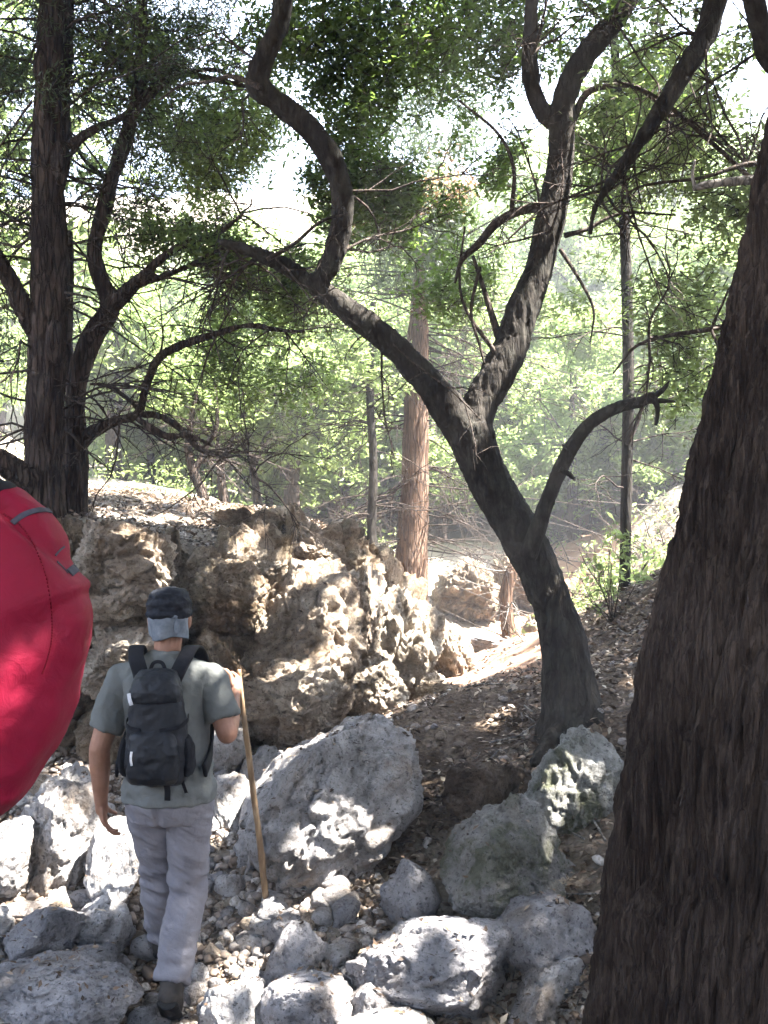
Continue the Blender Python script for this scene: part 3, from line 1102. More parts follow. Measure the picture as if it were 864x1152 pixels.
def fill(specs, hole=-.05, ns=1.6, rg=rng):
    """cluster centres inside ellipsoids (px, py, d, rpx, rdepth, n); 3-D noise leaves holes"""
    out = []
    for px, py, d, rp, rd, n in specs:
        rr = rp / F * d
        u = rg.normal(size=(n * 3, 3))
        u /= np.linalg.norm(u, axis=1)[:, None]
        u *= rg.random((n * 3, 1)) ** (1 / 2.4)
        c = P(px, py, d) + u * [rr, rd, rr]
        c = c[pn(c * ns) + .4 * pn(c * ns * 2.7) > hole]
        out.append(c[:n])
    return np.concatenate(out)


def spray(mb, cent, length, r=.0025, rg=rng):
    """little twigs that carry the clusters"""
    cent = cent[gap_keep(cent)]
    n = len(cent)
    d = rg.normal(size=(n, 3)) * [1, 1, .6]
    d *= (length * rg.uniform(.5, 1.3, n) / np.linalg.norm(d, axis=1))[:, None]
    for s in range(n):
        p = np.array([cent[s] - d[s], cent[s] + rg.normal(0, length * .12, 3), cent[s] + d[s]])
        mb.add(*tube(p, [r * 1.6, r, r * .5], 3, caps=False))


# --- the forked tree in the middle
TW[0] = .74
root = empty('forked_tree', P(640, 812, 5.4), 'dark leaning tree with a forked trunk in the middle of the slope', 'tree')
mb = MB()
tr = chain([(650, 856, 150), (647, 818, 118), (642, 785, 86), (630, 705, 63), (610, 650, 59), (588, 605, 60), (562, 562, 61), (541, 520, 63), (527, 482, 66)], 5.4)
limb(mb, tr, 8, 24)
limb(mb, chain([(533, 498, 62), (512, 470, 52), (490, 440, 42), (458, 405, 38), (425, 374, 36), (390, 347, 34), (352, 320, 26), (318, 298, 19), (285, 284, 12), (248, 272, 5)], [5.4, 5.2]), 8, 18)
limb(mb, chain([(352, 322, 22), (368, 303, 29), (381, 268, 29), (386, 222, 30), (371, 175, 32), (341, 138, 32), (308, 112, 31), (290, 96, 30), (296, 66, 28), (312, 34, 27), (317, 5, 25), (314, -40, 22), (300, -110, 14)], [5.25, 5.0]), 8, 18)
limb(mb, chain([(527, 490, 60), (540, 455, 50), (560, 420, 50), (575, 388, 47), (590, 345, 43), (607, 300, 41), (618, 250, 40), (628, 200, 37), (633, 150, 37), (633, 122, 32), (645, 85, 30), (668, 50, 28), (698, 15, 25), (722, -25, 20), (745, -90, 12)], [5.4, 5.7]), 8, 18)
limb(mb, chain([(640, 150, 22), (612, 128, 22), (600, 100, 20), (596, 60, 18), (598, 20, 18), (602, -40, 14)], 5.6), 6, 12)
for a, b in [((600, 860), (655, 800)), ((700, 835), (655, 800)), ((625, 880), (650, 810))]:
    limb(mb, chain([(*b, 50), ((a[0] + b[0]) / 2, (a[1] + b[1]) / 2, 36), (*a, 14)], [5.4, 5.1]), 6, 12)
V, fs = remesh(mb, .011, 4)
V = bark(V, fs, 22, .010, .25)
obj('trunk', V, fs, M['trunk_oak'], root)
mb = MB()
q = limb(mb, chain([(594, 625, 26), (604, 598, 24), (617, 560, 22), (634, 520, 21), (652, 490, 20), (672, 470, 18), (700, 457, 17), (722, 452, 15), (736, 444, 12)], [5.3, 5.0]), 8, 14)
for k, (a, b) in enumerate([((736, 446), (753, 428)), ((736, 446), (738, 478)), ((730, 450), (760, 452)), ((640, 515), (632, 500)), ((630, 528), (646, 540))]):
    limb(mb, chain([(*a, 9), ((a[0] + b[0]) / 2 + 3, (a[1] + b[1]) / 2, 6), (*b, 3)], 5.0), 5, 8)
V, fs = mb.get()
obj('dead_branch', bark(V, fs, 30, .004, .5), fs, M['trunk_oak'], root)
mb = MB()
limb(mb, chain([(624, 235, 16), (590, 236, 14), (560, 250, 14), (538, 275, 12), (520, 292, 8), (512, 318, 4)], [5.6, 5.3]), 7, 8)
limb(mb, chain([(645, 135, 12), (660, 105, 11), (690, 96, 9), (720, 100, 8), (760, 130, 6), (830, 170, 4)], [5.6, 5.3]), 7, 8)
limb(mb, chain([(563, 385, 14), (552, 350, 10), (541, 315, 7), (532, 288, 5)], 5.5), 7, 8)
limb(mb, chain([(560, 400, 8), (525, 350, 5), (517, 310, 4), (523, 255, 3)], 5.4), 7, 6)
limb(mb, chain([(575, 240, 7), (578, 190, 6), (560, 150, 5), (515, 112, 4)], 5.5), 7, 6)
limb(mb, chain([(635, 265, 9), (660, 258, 7), (700, 240, 5), (760, 242, 3)], 5.6), 7, 6)
limb(mb, chain([(630, 280, 7), (655, 320, 5), (668, 350, 4), (664, 385, 2)], 5.5), 7, 6)
limb(mb, chain([(540, 300, 5), (530, 350, 5), (540, 390, 4), (545, 410, 3)], 5.3), 7, 6)
limb(mb, chain([(300, 292, 8), (330, 275, 6), (360, 250, 5), (392, 240, 3)], 5.1), 7, 6)
limb(mb, chain([(292, 98, 10), (262, 86, 7), (235, 92, 5), (205, 96, 4), (180, 112, 3)], [5.0, 5.4]), 7, 8)
for px, py in [(260, 275), (300, 288), (390, 280), (388, 215), (300, 80), (600, 60), (690, 20), (620, 260), (430, 372)]:
    for _ in range(3):
        grow(mb, P(px, py, 5.3), rng.normal(size=3), rng.uniform(.4, .8), .008, 2, .15)
cr = fill([(440, 110, 6.2, 105, .9, 430), (400, 20, 6.0, 90, .8, 230), (468, 225, 6.4, 62, .6, 190), (520, 30, 6.6, 85, .8, 210), (600, 40, 6.2, 75, .7, 160), (700, 70, 6.2, 85, .8, 210),
           (380, 235, 6.6, 50, .5, 160), (335, 60, 5.8, 60, .5, 110), (560, 215, 6.6, 70, .6, 180), (660, 190, 6.4, 60, .6, 150), (505, 300, 6.8, 60, .6, 120)], .06)
spray(mb, cr, .09)
obj('twigs', mb, None, M['twig'], root)
obj('crown', *clusters(cr, 20, .11, .024), M['leaf_dark'], root)

TW[0] = 1.0
# --- the giant trunk at the right edge
root = empty('giant_tree', (.9, 2.3, .55), 'giant dark tree trunk with furrowed bark filling the right edge', 'tree')
Z = np.array([.35, .6, .85, 1.05, 1.4, 1.66, 1.94, 2.216, 2.42, 2.75, 3.3, 4.2, 5.2, 6.4])
E = np.array([.32, .385, .42, .445, .488, .522, .585, .640, .692, .752, .85, 1.02, 1.2, 1.4])
Rr = np.array([.40, .345, .315, .305, .295, .288, .278, .268, .26, .245, .23, .21, .18, .12])
c = catmull(np.column_stack([E * 1.12 + Rr, np.full(len(Z), 2.24), Z, Rr]), 40)
V, fs = tube(c[:, :3], c[:, 3], 420)
nn = 420 * len(c)
ang = np.tile(np.arange(420) / 420 * 2 * np.pi, len(c))
cc = np.repeat(c, 420, 0)
rad = V[:nn] - cc[:, :3]
rad /= np.linalg.norm(rad, axis=1)[:, None]
q = np.column_stack([np.cos(ang) * cc[:, 3] * 24, np.sin(ang) * cc[:, 3] * 24, cc[:, 2] * 2.6])
q[:, :2] += .5 * np.column_stack([pn(q * [.2, .2, 1.2]), pn(q * [.2, .2, 1.2] + 9)])
D = .016 * ridged(q, 5, .6) + .014 * fbm(q * [.22, .22, .35], 3) + .022 * np.sin(ang * 3 + cc[:, 2] * .8) * sstep(2.6, .6, cc[:, 2])
for px, py, sx, sy, dep in [(776, 900, .012, .10, .075), (754, 1025, .022, .075, .06), (762, 960, .010, .07, .04), (800, 800, .010, .12, .03)]:
    s = P(px, py, 1.96)
    dx, dz = V[:nn, 0] - s[0] - .12 * (V[:nn, 2] - s[2]), V[:nn, 2] - s[2]
    D -= dep * np.exp(-(dx / sx) ** 2 - (dz / sy) ** 2) * (V[:nn, 1] < 2.2)
wv = np.column_stack([pn(q * [.3, .3, .9] + 2), pn(q * [.3, .3, .9] + 30), 0 * ang]) * .45
w1, w2, wid = worley(np.column_stack([np.cos(ang) * cc[:, 3] * 34, np.sin(ang) * cc[:, 3] * 34, cc[:, 2] * 4.6]) + wv)
D += .008 * (wid - .5) - .011 * np.exp(-((w2 - w1) / .13) ** 2)
V[:nn] += rad * D[:, None]
obj('trunk', V, fs, M['trunk_big'], root)
for k in range(14):        # loose strips of bark
    a = rng.uniform(math.pi * .9, math.pi * 1.75)
    z = rng.uniform(.9, 3.4)
    L = rng.uniform(.08, .3)
    i = [int(np.argmin(abs(c[:, 2] - zz))) for zz in np.linspace(z, z + L, 5)]
    p = np.array([c[j, :3] + (c[j, 3] + rng.uniform(.004, .014)) * np.array([math.cos(a), math.sin(a), 0]) for j in i])
    obj('bark_strip', *tube(p + rng.normal(0, .003, p.shape), [.001, .007, .009, .006, .001], 5, .4), M['trunk_big'], root)
sp = [P(792 - 3 * k + 2 * (k % 2), 855 + 16 * k, 2.0) for k in range(6)]
for p in sp:
    i = int(np.argmin(abs(c[:, 2] - p[2])))
    dx = p[0] - c[i, 0]
    p[1] = c[i, 1] - math.sqrt(max(c[i, 3] ** 2 - dx * dx, .001)) - .004
obj('bark_strip', *tube(np.array(sp), [.002, .006, .008, .008, .006, .002], 8, .5), M['twig_grey'], root)
mb = MB()
for k in range(16):
    z = rng.uniform(4.6, 6.3)
    i = int(np.argmin(abs(c[:, 2] - z)))
    a = rng.uniform(0, 6.3)
    grow(mb, c[i, :3], [math.cos(a), math.sin(a), .35], rng.uniform(2.4, 4.2), .05, 2, .05, .25, 5)
# unseen crown, spread out to block sun and sky: leaf clusters above the frame
n = 19000
u = np.column_stack([rng.uniform(-5.0, 8.2, n), rng.uniform(-6.5, 8.5, n), np.zeros(n)])
u[:, 2] = 5.9 + .30 * np.clip(u[:, 1] - 3.0, 0, 9) + rng.uniform(0, 1.5, n) + .4 * pn(u * .6)
u = u[(u[:, 2] > 2.3 + .5 * u[:, 1])]
u = u[pn(u * [.9, .9, .5]) + .35 * pn(u * 2.3) > -.66]
spray(mb, u[gap_keep(u)][::4], .13, .003)
obj('twigs', mb, None, M['twig'], root)
obj('crown', *clusters(u, 19, .19, .068), M['leaf_shade'], root)

TW[0] = .78
# --- tree out of frame to the right whose limbs reach in
root = empty('overhanging_tree', (3.1, 4.6, H(3.1, 4.6)), 'tree right of the frame with a dark limb hanging down beside the sapling', 'tree')
mb = MB()
limb(mb, [(3.1, 4.6, H(3.1, 4.6) - .1, .22), (3.0, 4.6, 2.6, .17), (2.85, 4.55, 4.2, .14), (2.5, 4.5, 5.6, .11), (2.2, 4.45, 7.2, .05)], 8, 14)
limb(mb, chain([(1060, -190, 40), (960, -180, 36), (862, -120, 34), (815, -30, 28), (795, 35, 25), (772, 75, 24), (743, 125, 22), (716, 165, 17), (692, 198, 11), (676, 222, 7), (668, 238, 4), (664, 262, 2)], [4.55, 4.4]), 8, 12)
limb(mb, chain([(1160, 300, 34), (1010, 150, 30), (880, 80, 28), (856, 30, 26), (848, -20, 24), (850, -120, 18)], [4.6, 4.2]), 8, 12)
V, fs = mb.get()
obj('trunk', bark(V, fs, 20, .008, .3), fs, M['trunk_oak'], root)
mb = MB()
limb(mb, chain([(1010, 190, 22), (900, 198, 18), (850, 202, 15), (800, 207, 12), (780, 212, 9)], 4.2), 6, 8)
limb(mb, chain([(782, 212, 6), (779, 196, 5), (782, 180, 3)], 4.2), 6, 6)
obj('dead_branch', mb, None, M['twig_grey'], root)
mb = MB()
limb(mb, chain([(1010, 170, 14), (900, 182, 9), (840, 185, 8), (790, 200, 5), (720, 210, 4), (690, 235, 2)], 4.4), 6, 6)
limb(mb, chain([(890, 350, 12), (800, 370, 8), (750, 378, 6), (715, 390, 5), (690, 420, 3)], 4.6), 6, 6)
limb(mb, chain([(860, 215, 8), (800, 160, 7), (740, 110, 5), (690, 90, 3)], 4.6), 6, 6)
for px, py in [(790, 40), (740, 130), (700, 190), (680, 215), (676, 222), (690, 200), (720, 160), (850, 60), (840, 185), (800, 370), (730, 380), (860, 250)]:
    for _ in range(3):
        grow(mb, P(px, py, 4.5), rng.normal(size=3), rng.uniform(.3, .75), .007, 2, .2)
cr = fill([(800, 70, 5.2, 85, .6, 300), (770, 190, 5.4, 75, .6, 210), (840, 230, 5.4, 60, .5, 150), (780, 330, 5.6, 70, .5, 170), (700, 130, 5.6, 60, .5, 120), (770, 440, 5.8, 50, .4, 80)], -.02)
spray(mb, cr, .09)
obj('twigs', mb, None, M['twig'], root)
obj('crown', *clusters(cr, 17, .11, .023), M['leaf_light'], root)

# --- the two trunks at the left
TW[0] = .68
zb = H(*P(50, 580, 6.4)[:2])
root = empty('straight_tree', [*P(50, 580, 6.4)[:2], zb], 'straight brown trunk at the left, rising above the red pack', 'tree')
mb = MB()
limb(mb, chain([(46, 610, 84), (47, 580, 70), (48, 540, 58), (51, 460, 54), (54, 380, 54), (56, 300, 53), (54, 220, 50), (58, 140, 50), (62, 60, 48), (64, -20, 44), (66, -160, 36), (66, -300, 24)], 6.4), 8, 22)
limb(mb, chain([(40, 560, 50), (18, 530, 40), (-30, 505, 30)], [6.4, 6.1]), 6, 14)
limb(mb, chain([(50, 385, 30), (26, 345, 26), (8, 310, 22), (-14, 270, 18)], [6.4, 6.2]), 6, 12)
for k in range(5):      # flaking burls
    ell(mb, P(rng.uniform(34, 76), rng.uniform(20, 420), 6.3), [.05, .05, .14])
V, fs = remesh(mb, .013, 3)
obj('trunk', bark(V, fs, 26, .017, .14), fs, M['trunk_left'], root)
mb = MB()
tips = []
for k in range(70):
    py = rng.uniform(-120, 520)
    s = rng.choice([-1, 1])
    tips += grow(mb, P(55 + s * 15, py, 6.4), [s * rng.uniform(.5, 1), rng.normal() * .7, rng.uniform(-.5, .4)], rng.uniform(.4, 1.3), .009, 2, .12)
limb(mb, chain([(75, 165, 14), (105, 145, 12), (140, 130, 10), (180, 92, 9), (235, 78, 7), (270, 92, 4)], 6.4), 6, 6)
limb(mb, chain([(70, 190, 10), (90, 160, 9), (120, 140, 8)], 6.4), 6, 6)
cr = np.concatenate([np.array(tips)[:260], fill([(20, 70, 6.8, 90, .8, 200), (120, 50, 6.8, 85, .8, 170), (18, 230, 6.8, 55, .6, 80), (125, 190, 6.8, 62, .6, 80), (210, 30, 6.8, 85, .6, 130), (20, 380, 7.2, 45, .5, 40)], .02)])
spray(mb, cr, .12)
obj('twigs', mb, None, M['twig'], root)
obj('crown', *clusters(cr, 30, .13, .027, .17), M['leaf_con'], root)

root = empty('crooked_tree', P(88, 560, 6.7), 'crooked dark tree with long curved limbs, just right of the straight trunk', 'tree')
mb = MB()
limb(mb, chain([(80, 590, 60), (82, 555, 46), (86, 515, 36), (84, 460, 30), (90, 415, 32), (106, 375, 34), (124, 345, 32), (112, 312, 26), (106, 280, 24), (116, 240, 23), (124, 205, 23), (138, 165, 24), (152, 115, 22), (158, 70, 18), (160, 20, 16), (156, -60, 12)], [6.7, 6.4]), 8, 18)
limb(mb, chain([(76, 440, 24), (73, 380, 22), (76, 320, 20), (78, 260, 14)], 6.7), 7, 14)
limb(mb, chain([(118, 352, 28), (140, 330, 24), (162, 310, 19), (185, 288, 14), (215, 272, 11), (245, 262, 9), (275, 240, 5)], [6.5, 6.3]), 7, 12)
limb(mb, chain([(150, 322, 14), (180, 312, 11), (215, 298, 9), (240, 284, 6), (262, 274, 4)], [6.5, 6.3]), 7, 10)
limb(mb, chain([(84, 500, 30), (104, 486, 20), (130, 474, 16), (155, 465, 14), (164, 436, 13), (178, 404, 13), (205, 388, 12), (245, 375, 11), (280, 366, 9), (320, 372, 7), (382, 374, 3)], [6.7, 6.2]), 7, 12)
limb(mb, chain([(152, 466, 12), (180, 468, 9), (205, 484, 8), (225, 506, 7), (250, 514, 7), (272, 514, 5), (290, 540, 4), (332, 556, 2)], [6.5, 6.2]), 7, 10)
limb(mb, chain([(158, 462, 9), (140, 446, 7), (120, 434, 5), (100, 432, 3)], 6.5), 6, 8)
limb(mb, chain([(150, 468, 9), (185, 490, 8), (212, 490, 6), (240, 502, 4)], 6.4), 6, 8)
V, fs = remesh(mb, .01, 3)
obj('trunk', bark(V, fs, 24, .006, .25), fs, M['trunk_left'], root)
mb = MB()
limb(mb, chain([(150, 130, 11), (180, 98, 11), (205, 84, 10), (245, 90, 10), (280, 98, 7)], 6.4), 6, 6)
limb(mb, chain([(120, 200, 8), (95, 180, 6), (78, 150, 5)], 6.5), 6, 6)
for px, py in [(245, 262), (215, 298), (180, 312), (270, 240), (178, 404), (245, 375), (320, 372), (225, 506), (285, 535), (120, 434), (150, 115), (124, 205), (135, 470), (250, 514)]:
    for _ in range(4):
        grow(mb, P(px, py, 6.35), rng.normal(size=3) * [1, .6, .7] + [.4, 0, 0], rng.uniform(.3, .9), .007, 2, .15)
cr = fill([(290, 395, 7.6, 75, .7, 330), (235, 385, 7.4, 50, .5, 120), (340, 420, 7.6, 50, .5, 100), (300, 285, 6.8, 55, .5, 120), (225, 305, 6.6, 60, .5, 150), (345, 335, 7, 50, .5, 100), (235, 115, 6.8, 75, .6, 130),
           (180, 265, 6.6, 45, .5, 80), (140, 60, 6.4, 60, .5, 130), (260, 215, 7.0, 55, .5, 60), (215, 170, 7.4, 75, .6, 150), (285, 130, 7.4, 60, .5, 120), (255, 205, 7.8, 70, .6, 190), (200, 95, 7.6, 70, .6, 130)], .04)
spray(mb, cr, .1)
obj('twigs', mb, None, M['twig'], root)
obj('crown', *clusters(cr, 18, .11, .027, .34), M['leaf_mid'], root)

# --- reddish straight trunk in the middle distance with dead branches
root = empty('reddish_tree', P(460, 676, 12), 'straight reddish trunk with many bare dead branches in the middle distance', 'tree')
mb = MB()
limb(mb, chain([(456, 692, 86), (459, 668, 64), (463, 625, 52), (466, 560, 45), (468, 480, 40), (470, 390, 34), (472, 310, 17), (473, 270, 11), (473, 230, 4)], 12), 9, 18)
V, fs = mb.get()
obj('trunk', bark(V, fs, 22, .012, .12), fs, M['trunk_red'], root)
mb = MB()
rb = np.random.default_rng(77)
for k in range(95):
    py = rb.uniform(290, 625)
    s = rb.choice([-1, 1])
    grow(mb, P(468 + s * 8, py, 12), [s, rb.normal() * .8, rb.uniform(-.35, .3)], rb.uniform(.6, 2.1), .0105, 2, .16, .22, 4, rb)
obj('dead_branches', mb, None, M['twig'], root)
cr = fill([(474, 120, 12, 80, 1, 260), (465, 260, 12, 75, 1, 260), (520, 290, 12, 60, 1, 100)], 0)
obj('crown', *clusters(cr, 24, .2, .05, .2), M['leaf_con'], root)
cr = fill([(420, 235, 11.5, 50, .6, 50), (500, 215, 11.5, 40, .6, 30)], 0)
obj('withered_sprays', *clusters(cr, 24, .2, .05, .2), M['leaf_brown'], root)

TW[0] = 1.0
# --- thin straight sapling at the right
root = empty('sapling', P(702, 668, 8.2), 'thin straight sapling stem between the forked tree and the giant trunk', 'tree')
mb = MB()
limb(mb, chain([(702, 690, 16), (703, 640, 13), (705, 540, 13), (707, 430, 13), (705, 320, 13), (702, 240, 12), (697, 140, 11), (692, 60, 10), (687, -20, 9), (684, -120, 6)], 8.2), 8, 10)
obj('trunk', mb, None, M['trunk_oak'], root)
mb = MB()
for k in range(26):
    py = rng.uniform(0, 560)
    s = rng.choice([-1, 1])
    grow(mb, P(704, py, 8.2), [s, rng.normal() * .6, rng.uniform(-.2, .6)], rng.uniform(.4, 1.2), .008, 2, .1)
limb(mb, chain([(706, 500, 6), (722, 460, 5), (735, 400, 4), (780, 352, 3)], 8.1), 6, 5)
cr = fill([(720, 120, 8.4, 75, .8, 180), (755, 250, 8.4, 75, .8, 180), (650, 330, 8.6, 50, .6, 90), (745, 400, 8.6, 60, .7, 140), (690, 440, 8.6, 45, .6, 60), (760, 520, 8.8, 45, .6, 110), (700, 215, 8.4, 60, .6, 110), (790, 120, 8.8, 70, .7, 170), (740, 190, 9, 70, .7, 170), (660, 110, 8.8, 60, .6, 120)], .0)
spray(mb, cr, .11)
obj('twigs', mb, None, M['twig'], root)
obj('crown', *clusters(cr, 18, .14, .034), M['leaf_light'], root)
root = empty('shrub', P(690, 700, 7.2), 'young green leafy plant at the foot of the thin sapling', 'plant')
mb = MB()
for k in range(9):
    grow(mb, P(690, 705, 7.2), [rng.normal() * .3, rng.normal() * .3, 1], rng.uniform(.4, .75), .006, 1, -.05)
obj('stem', mb, None, M['twig'], root)
cr = fill([(690, 650, 7.2, 40, .25, 22), (705, 610, 7.2, 25, .2, 12)], -.2)
obj('foliage', *clusters(cr, 12, .06, .03), M['leaf_light'], root)

# --- thin trunk left of the reddish one and the brown stub by the path
root = empty('thin_tree', P(419, 655, 11.2), 'thin dark trunk just left of the reddish tree', 'tree')
mb = MB()
limb(mb, chain([(419, 670, 15), (419, 640, 12), (418, 590, 11), (420, 520, 10), (416, 440, 9), (420, 340, 6)], 11.2), 7, 9)
obj('trunk', mb, None, M['trunk_oak'], root)
mb = MB()
for k in range(18):
    grow(mb, P(419, rng.uniform(360, 610), 11.2), [rng.choice([-1, 1]), rng.normal() * .6, rng.uniform(-.2, .5)], rng.uniform(.4, 1.3), .009, 2, .1)
obj('twigs', mb, None, M['twig'], root)
obj('crown', *clusters(fill([(410, 400, 11.4, 60, .8, 120)], 0), 18, .16, .04), M['leaf_light'], root)
root = empty('broken_trunk', P(572, 722, 11), 'short bent orange brown trunk beside the far path', 'tree stump')
mb = MB()
limb(mb, chain([(576, 730, 20), (571, 700, 15), (569, 670, 13), (574, 648, 12), (580, 630, 6)], 11), 7, 12)
V, fs = mb.get()
obj('trunk', bark(V, fs, 24, .008, .2), fs, M['trunk_red'], root)
mb = MB()
for k in range(8):
    grow(mb, P(572, rng.uniform(635, 690), 11), rng.normal(size=3), rng.uniform(.3, .7), .008, 1, .1)
obj('twigs', mb, None, M['twig_grey'], root)

# --- small slanting trees on the bank behind the rock face
for nm, lab, pts, d, cr in [
    ('small_tree', 'slim slanting tree on the bank, between crooked tree and rounded mound', [(233, 578, 15), (228, 556, 12), (218, 532, 11), (212, 505, 9), (214, 480, 7), (222, 440, 4)], 10.5, [(215, 440, 10.8, 55, .8, 130)]),
    ('small_tree', 'slim forked tree on the bank right above the rounded mound', [(255, 575, 14), (250, 550, 11), (248, 525, 9), (244, 500, 6), (236, 470, 4)], 11.2, [(255, 450, 11.4, 60, .8, 130)]),
    ('small_tree', 'thin upright tree on the bank above the orange brown rock', [(291, 578, 12), (288, 550, 9), (284, 525, 8), (280, 490, 5), (286, 450, 3)], 11.8, [(300, 470, 12, 60, .8, 140)])]:
    root = empty(nm, P(pts[0][0], pts[0][1], d), lab, 'tree', 'small trees on the left bank')
    mb = MB()
    limb(mb, chain(pts, d), 7, 9)
    px, py = pts[2][:2]
    limb(mb, chain([(px, py, 8), (px + 14, py - 30, 7), (px + 26, py - 55, 5), (px + 24, py - 100, 3)], d), 6, 7)
    obj('trunk', mb, None, M['trunk_left'], root)
    mb = MB()
    for k in range(14):
        grow(mb, P(px + rng.uniform(-6, 24), py - rng.uniform(0, 80), d), [rng.normal(), rng.normal() * .6, .3], rng.uniform(.3, 1.0), .009, 2, .1)
    obj('twigs', mb, None, M['twig'], root)
    obj('crown', *clusters(fill(cr, -.05), 18, .17, .045), M['leaf_light'], root)

# --- woods beyond: individual trees sharing a few crowns
KINDS = []
for k in range(6):
    r2 = np.random.default_rng(500 + k)
    mb = MB()
    h = [5.5, 6.5, 4.8, 7.5, 6.0, 3.6][k]
    top = np.array([r2.normal() * .3, r2.normal() * .3, h * .8])
    base = np.array([[0, 0, -.3, .16], [r2.normal() * .1, r2.normal() * .1, h * .25, .12], [*(top * .6)[:2], h * .5, .09], [*top, .03]])
    limb(mb, base, 6, 8)
    tips = []
    for j in range(10):
        z = h * r2.uniform(.15, .75)
        a = r2.uniform(0, 6.3)
        tips += grow(mb, [top[0] * z / h, top[1] * z / h, z], [math.cos(a), math.sin(a), r2.uniform(0, .7)], h * r2.uniform(.2, .4), .03, 2, .05, .25, 4, r2)
    n = 1500
    lob = np.array([[r2.normal() * h * .16, r2.normal() * h * .16, h * r2.uniform(.3, .95)] for _ in range(9)])
    rad = r2.uniform(.12, .24, 9) * h
    i = r2.integers(0, 9, n)
    u = r2.normal(size=(n, 3))
    u /= np.linalg.norm(u, axis=1)[:, None]
    cen = lob[i] + u * (rad[i] * r2.uniform(.5, 1.08, n))[:, None]
    cen = cen[(pn(cen * 1.1 + k * 7) > -.18) & (cen[:, 2] > .25)]
    cen = np.concatenate([cen, np.array(tips)[::3]])
    tm = to_mesh('trunk', *mb.get())
    tm.materials.append(M['trunk_left'])
    cm = to_mesh('crown', *clusters(cen, 16, .22, .075, .42, False, r2))
    cm.materials.append(M['leaf_lit_tone'] if k != 3 else M['leaf_light'])
    KINDS.append((tm, cm, h))
klab = ['rounded green tree in the sunlit woods behind', 'tall loose tree in the sunlit woods behind', 'low spreading tree in the sunlit woods behind',
        'tallest green tree in the sunlit woods behind', 'broad bushy tree in the sunlit woods behind', 'small bush in the sunlit woods behind']


def bg_tree(k, x, y, s):
    tm, cm, h = KINDS[k]
    z = H(x, y)
    o = empty('woodland_tree', (x, y, z), klab[k], 'tree', 'trees in the sunlit woods behind')
    o.scale = (s, s, s)
    o.rotation_euler = (0, 0, rb.uniform(0, 6.3))
    for nm, me in (('trunk', tm), ('crown', cm)):
        c_ = bpy.data.objects.new(nm, me)
        COL.objects.link(c_)
        c_.parent = o


placed = []


def try_tree(px, d, k, s, mind=1.4):
    x = (px - CX) / F * d
    top = CY - (H(x, d) + KINDS[k][2] * s - CAMZ) / d * F
    if 100 < px < 470 and top < (255 if px < 380 else 215): return False
    if px >= 470 and top < (190 if px < 600 else 130): return False
    if -100 < px <= 100 and top < 310: return False
    if any((x - a) ** 2 + (d - b) ** 2 < (mind * s) ** 2 for a, b in placed): return False
    placed.append((x, d))
    bg_tree(k, x, d, s)
    return True


for px, d, k, s in [(60, 14, 5, .9), (130, 16.5, 5, 1.0), (175, 17.5, 4, .55), (330, 15.5, 5, 1), (390, 16.5, 2, .7), (300, 18, 4, .6), (520, 20, 5, .75), (590, 22, 5, .9), (660, 21, 2, .6), (720, 15, 5, .6), (790, 17, 5, .7),
                    (880, 17, 5, .8), (-30, 12, 1, .8), (550, 24, 0, .8), (640, 24, 1, .9), (20, 17, 4, .8), (-120, 10, 3, .8)]:
    try_tree(px, d, k, s, .8)
# undergrowth on the slopes behind: uncountable low leaves and dry stalks
ug = np.concatenate([np.column_stack([rb.uniform(-14, 16, 9000), rb.uniform(10.5, 34, 9000)]), np.column_stack([rb.uniform(1.75, 4.5, 900), rb.uniform(7.4, 10.5, 900)])])
nz = pn(np.column_stack([ug * .5, np.zeros(len(ug))])) + .5 * pn(np.column_stack([ug * 1.6, np.zeros(len(ug))]))
ok = (nz > .02) & (sdist(ug) < 0) & (np.abs(ug[:, 0] - (ug[:, 1] - 6) * .13) > .7) | (nz > .0) & (sdist(ug) > 0) & (ug[:, 1] > 12)
ug = ug[ok]
cen = np.column_stack([ug, height(ug) + np.abs(rb.normal(0, .22, len(ug)))])
o = obj('undergrowth', *clusters(cen, 9, .16, .045, .34, False, rb), M['leaf_lit_tone'], origin=(0, 0, 0))
tag(o, 'low green undergrowth over the slopes behind the gully', 'undergrowth', kind='stuff')
mb = MB()
for k in range(480):
    px, d = rb.uniform(380, 760), rb.uniform(10, 18)
    x = (px - CX) / F * d
    if sdist([(x, d)])[0] > 0 or abs(x - (d - 6) * .13) < .7: continue
    z = H(x, d)
    L = rb.uniform(.2, .9)
    a = rb.normal(size=3) * [1, 1, .3] + [0, 0, .5]
    p0 = np.array([x, d, z])
    mb.add(*tube(np.array([p0, p0 + a * L * .5 + rb.normal(0, .04, 3), p0 + a * L]), [.009, .006, .003], 4, caps=False))
tag(obj('dry_brush', mb, None, M['twig'], origin=(0, 0, 0)), 'tangle of dry grey brush on the slope behind the path', 'brush', kind='stuff')

for _ in range(90):
    px, d = rb.uniform(120, 860), rb.uniform(15, 27)
    try_tree(px, d, int(rb.choice([5, 5, 4, 2])), rb.uniform(.5, .85), .9)
for px, d in [(-260, 9), (-420, 11), (-330, 15), (-560, 13), (-210, 13), (-700, 9), (1150, 9), (1300, 12), (1060, 13), (1500, 9)]:
    try_tree(px, d, int(rb.integers(0, 4)), rb.uniform(.7, 1.0), .9)
n = 0
for _ in range(1500):
    d = 21 + 42 * rb.random() ** 1.5
    px = rb.uniform(-250, 1120)
    if 280 < px < 450 and d > 24 and rb.random() < .75: continue
    if try_tree(px, d, int(rb.integers(0, 6)), rb.uniform(.65, 1.15), 1.9):
        n += 1
    if n >= 120: break
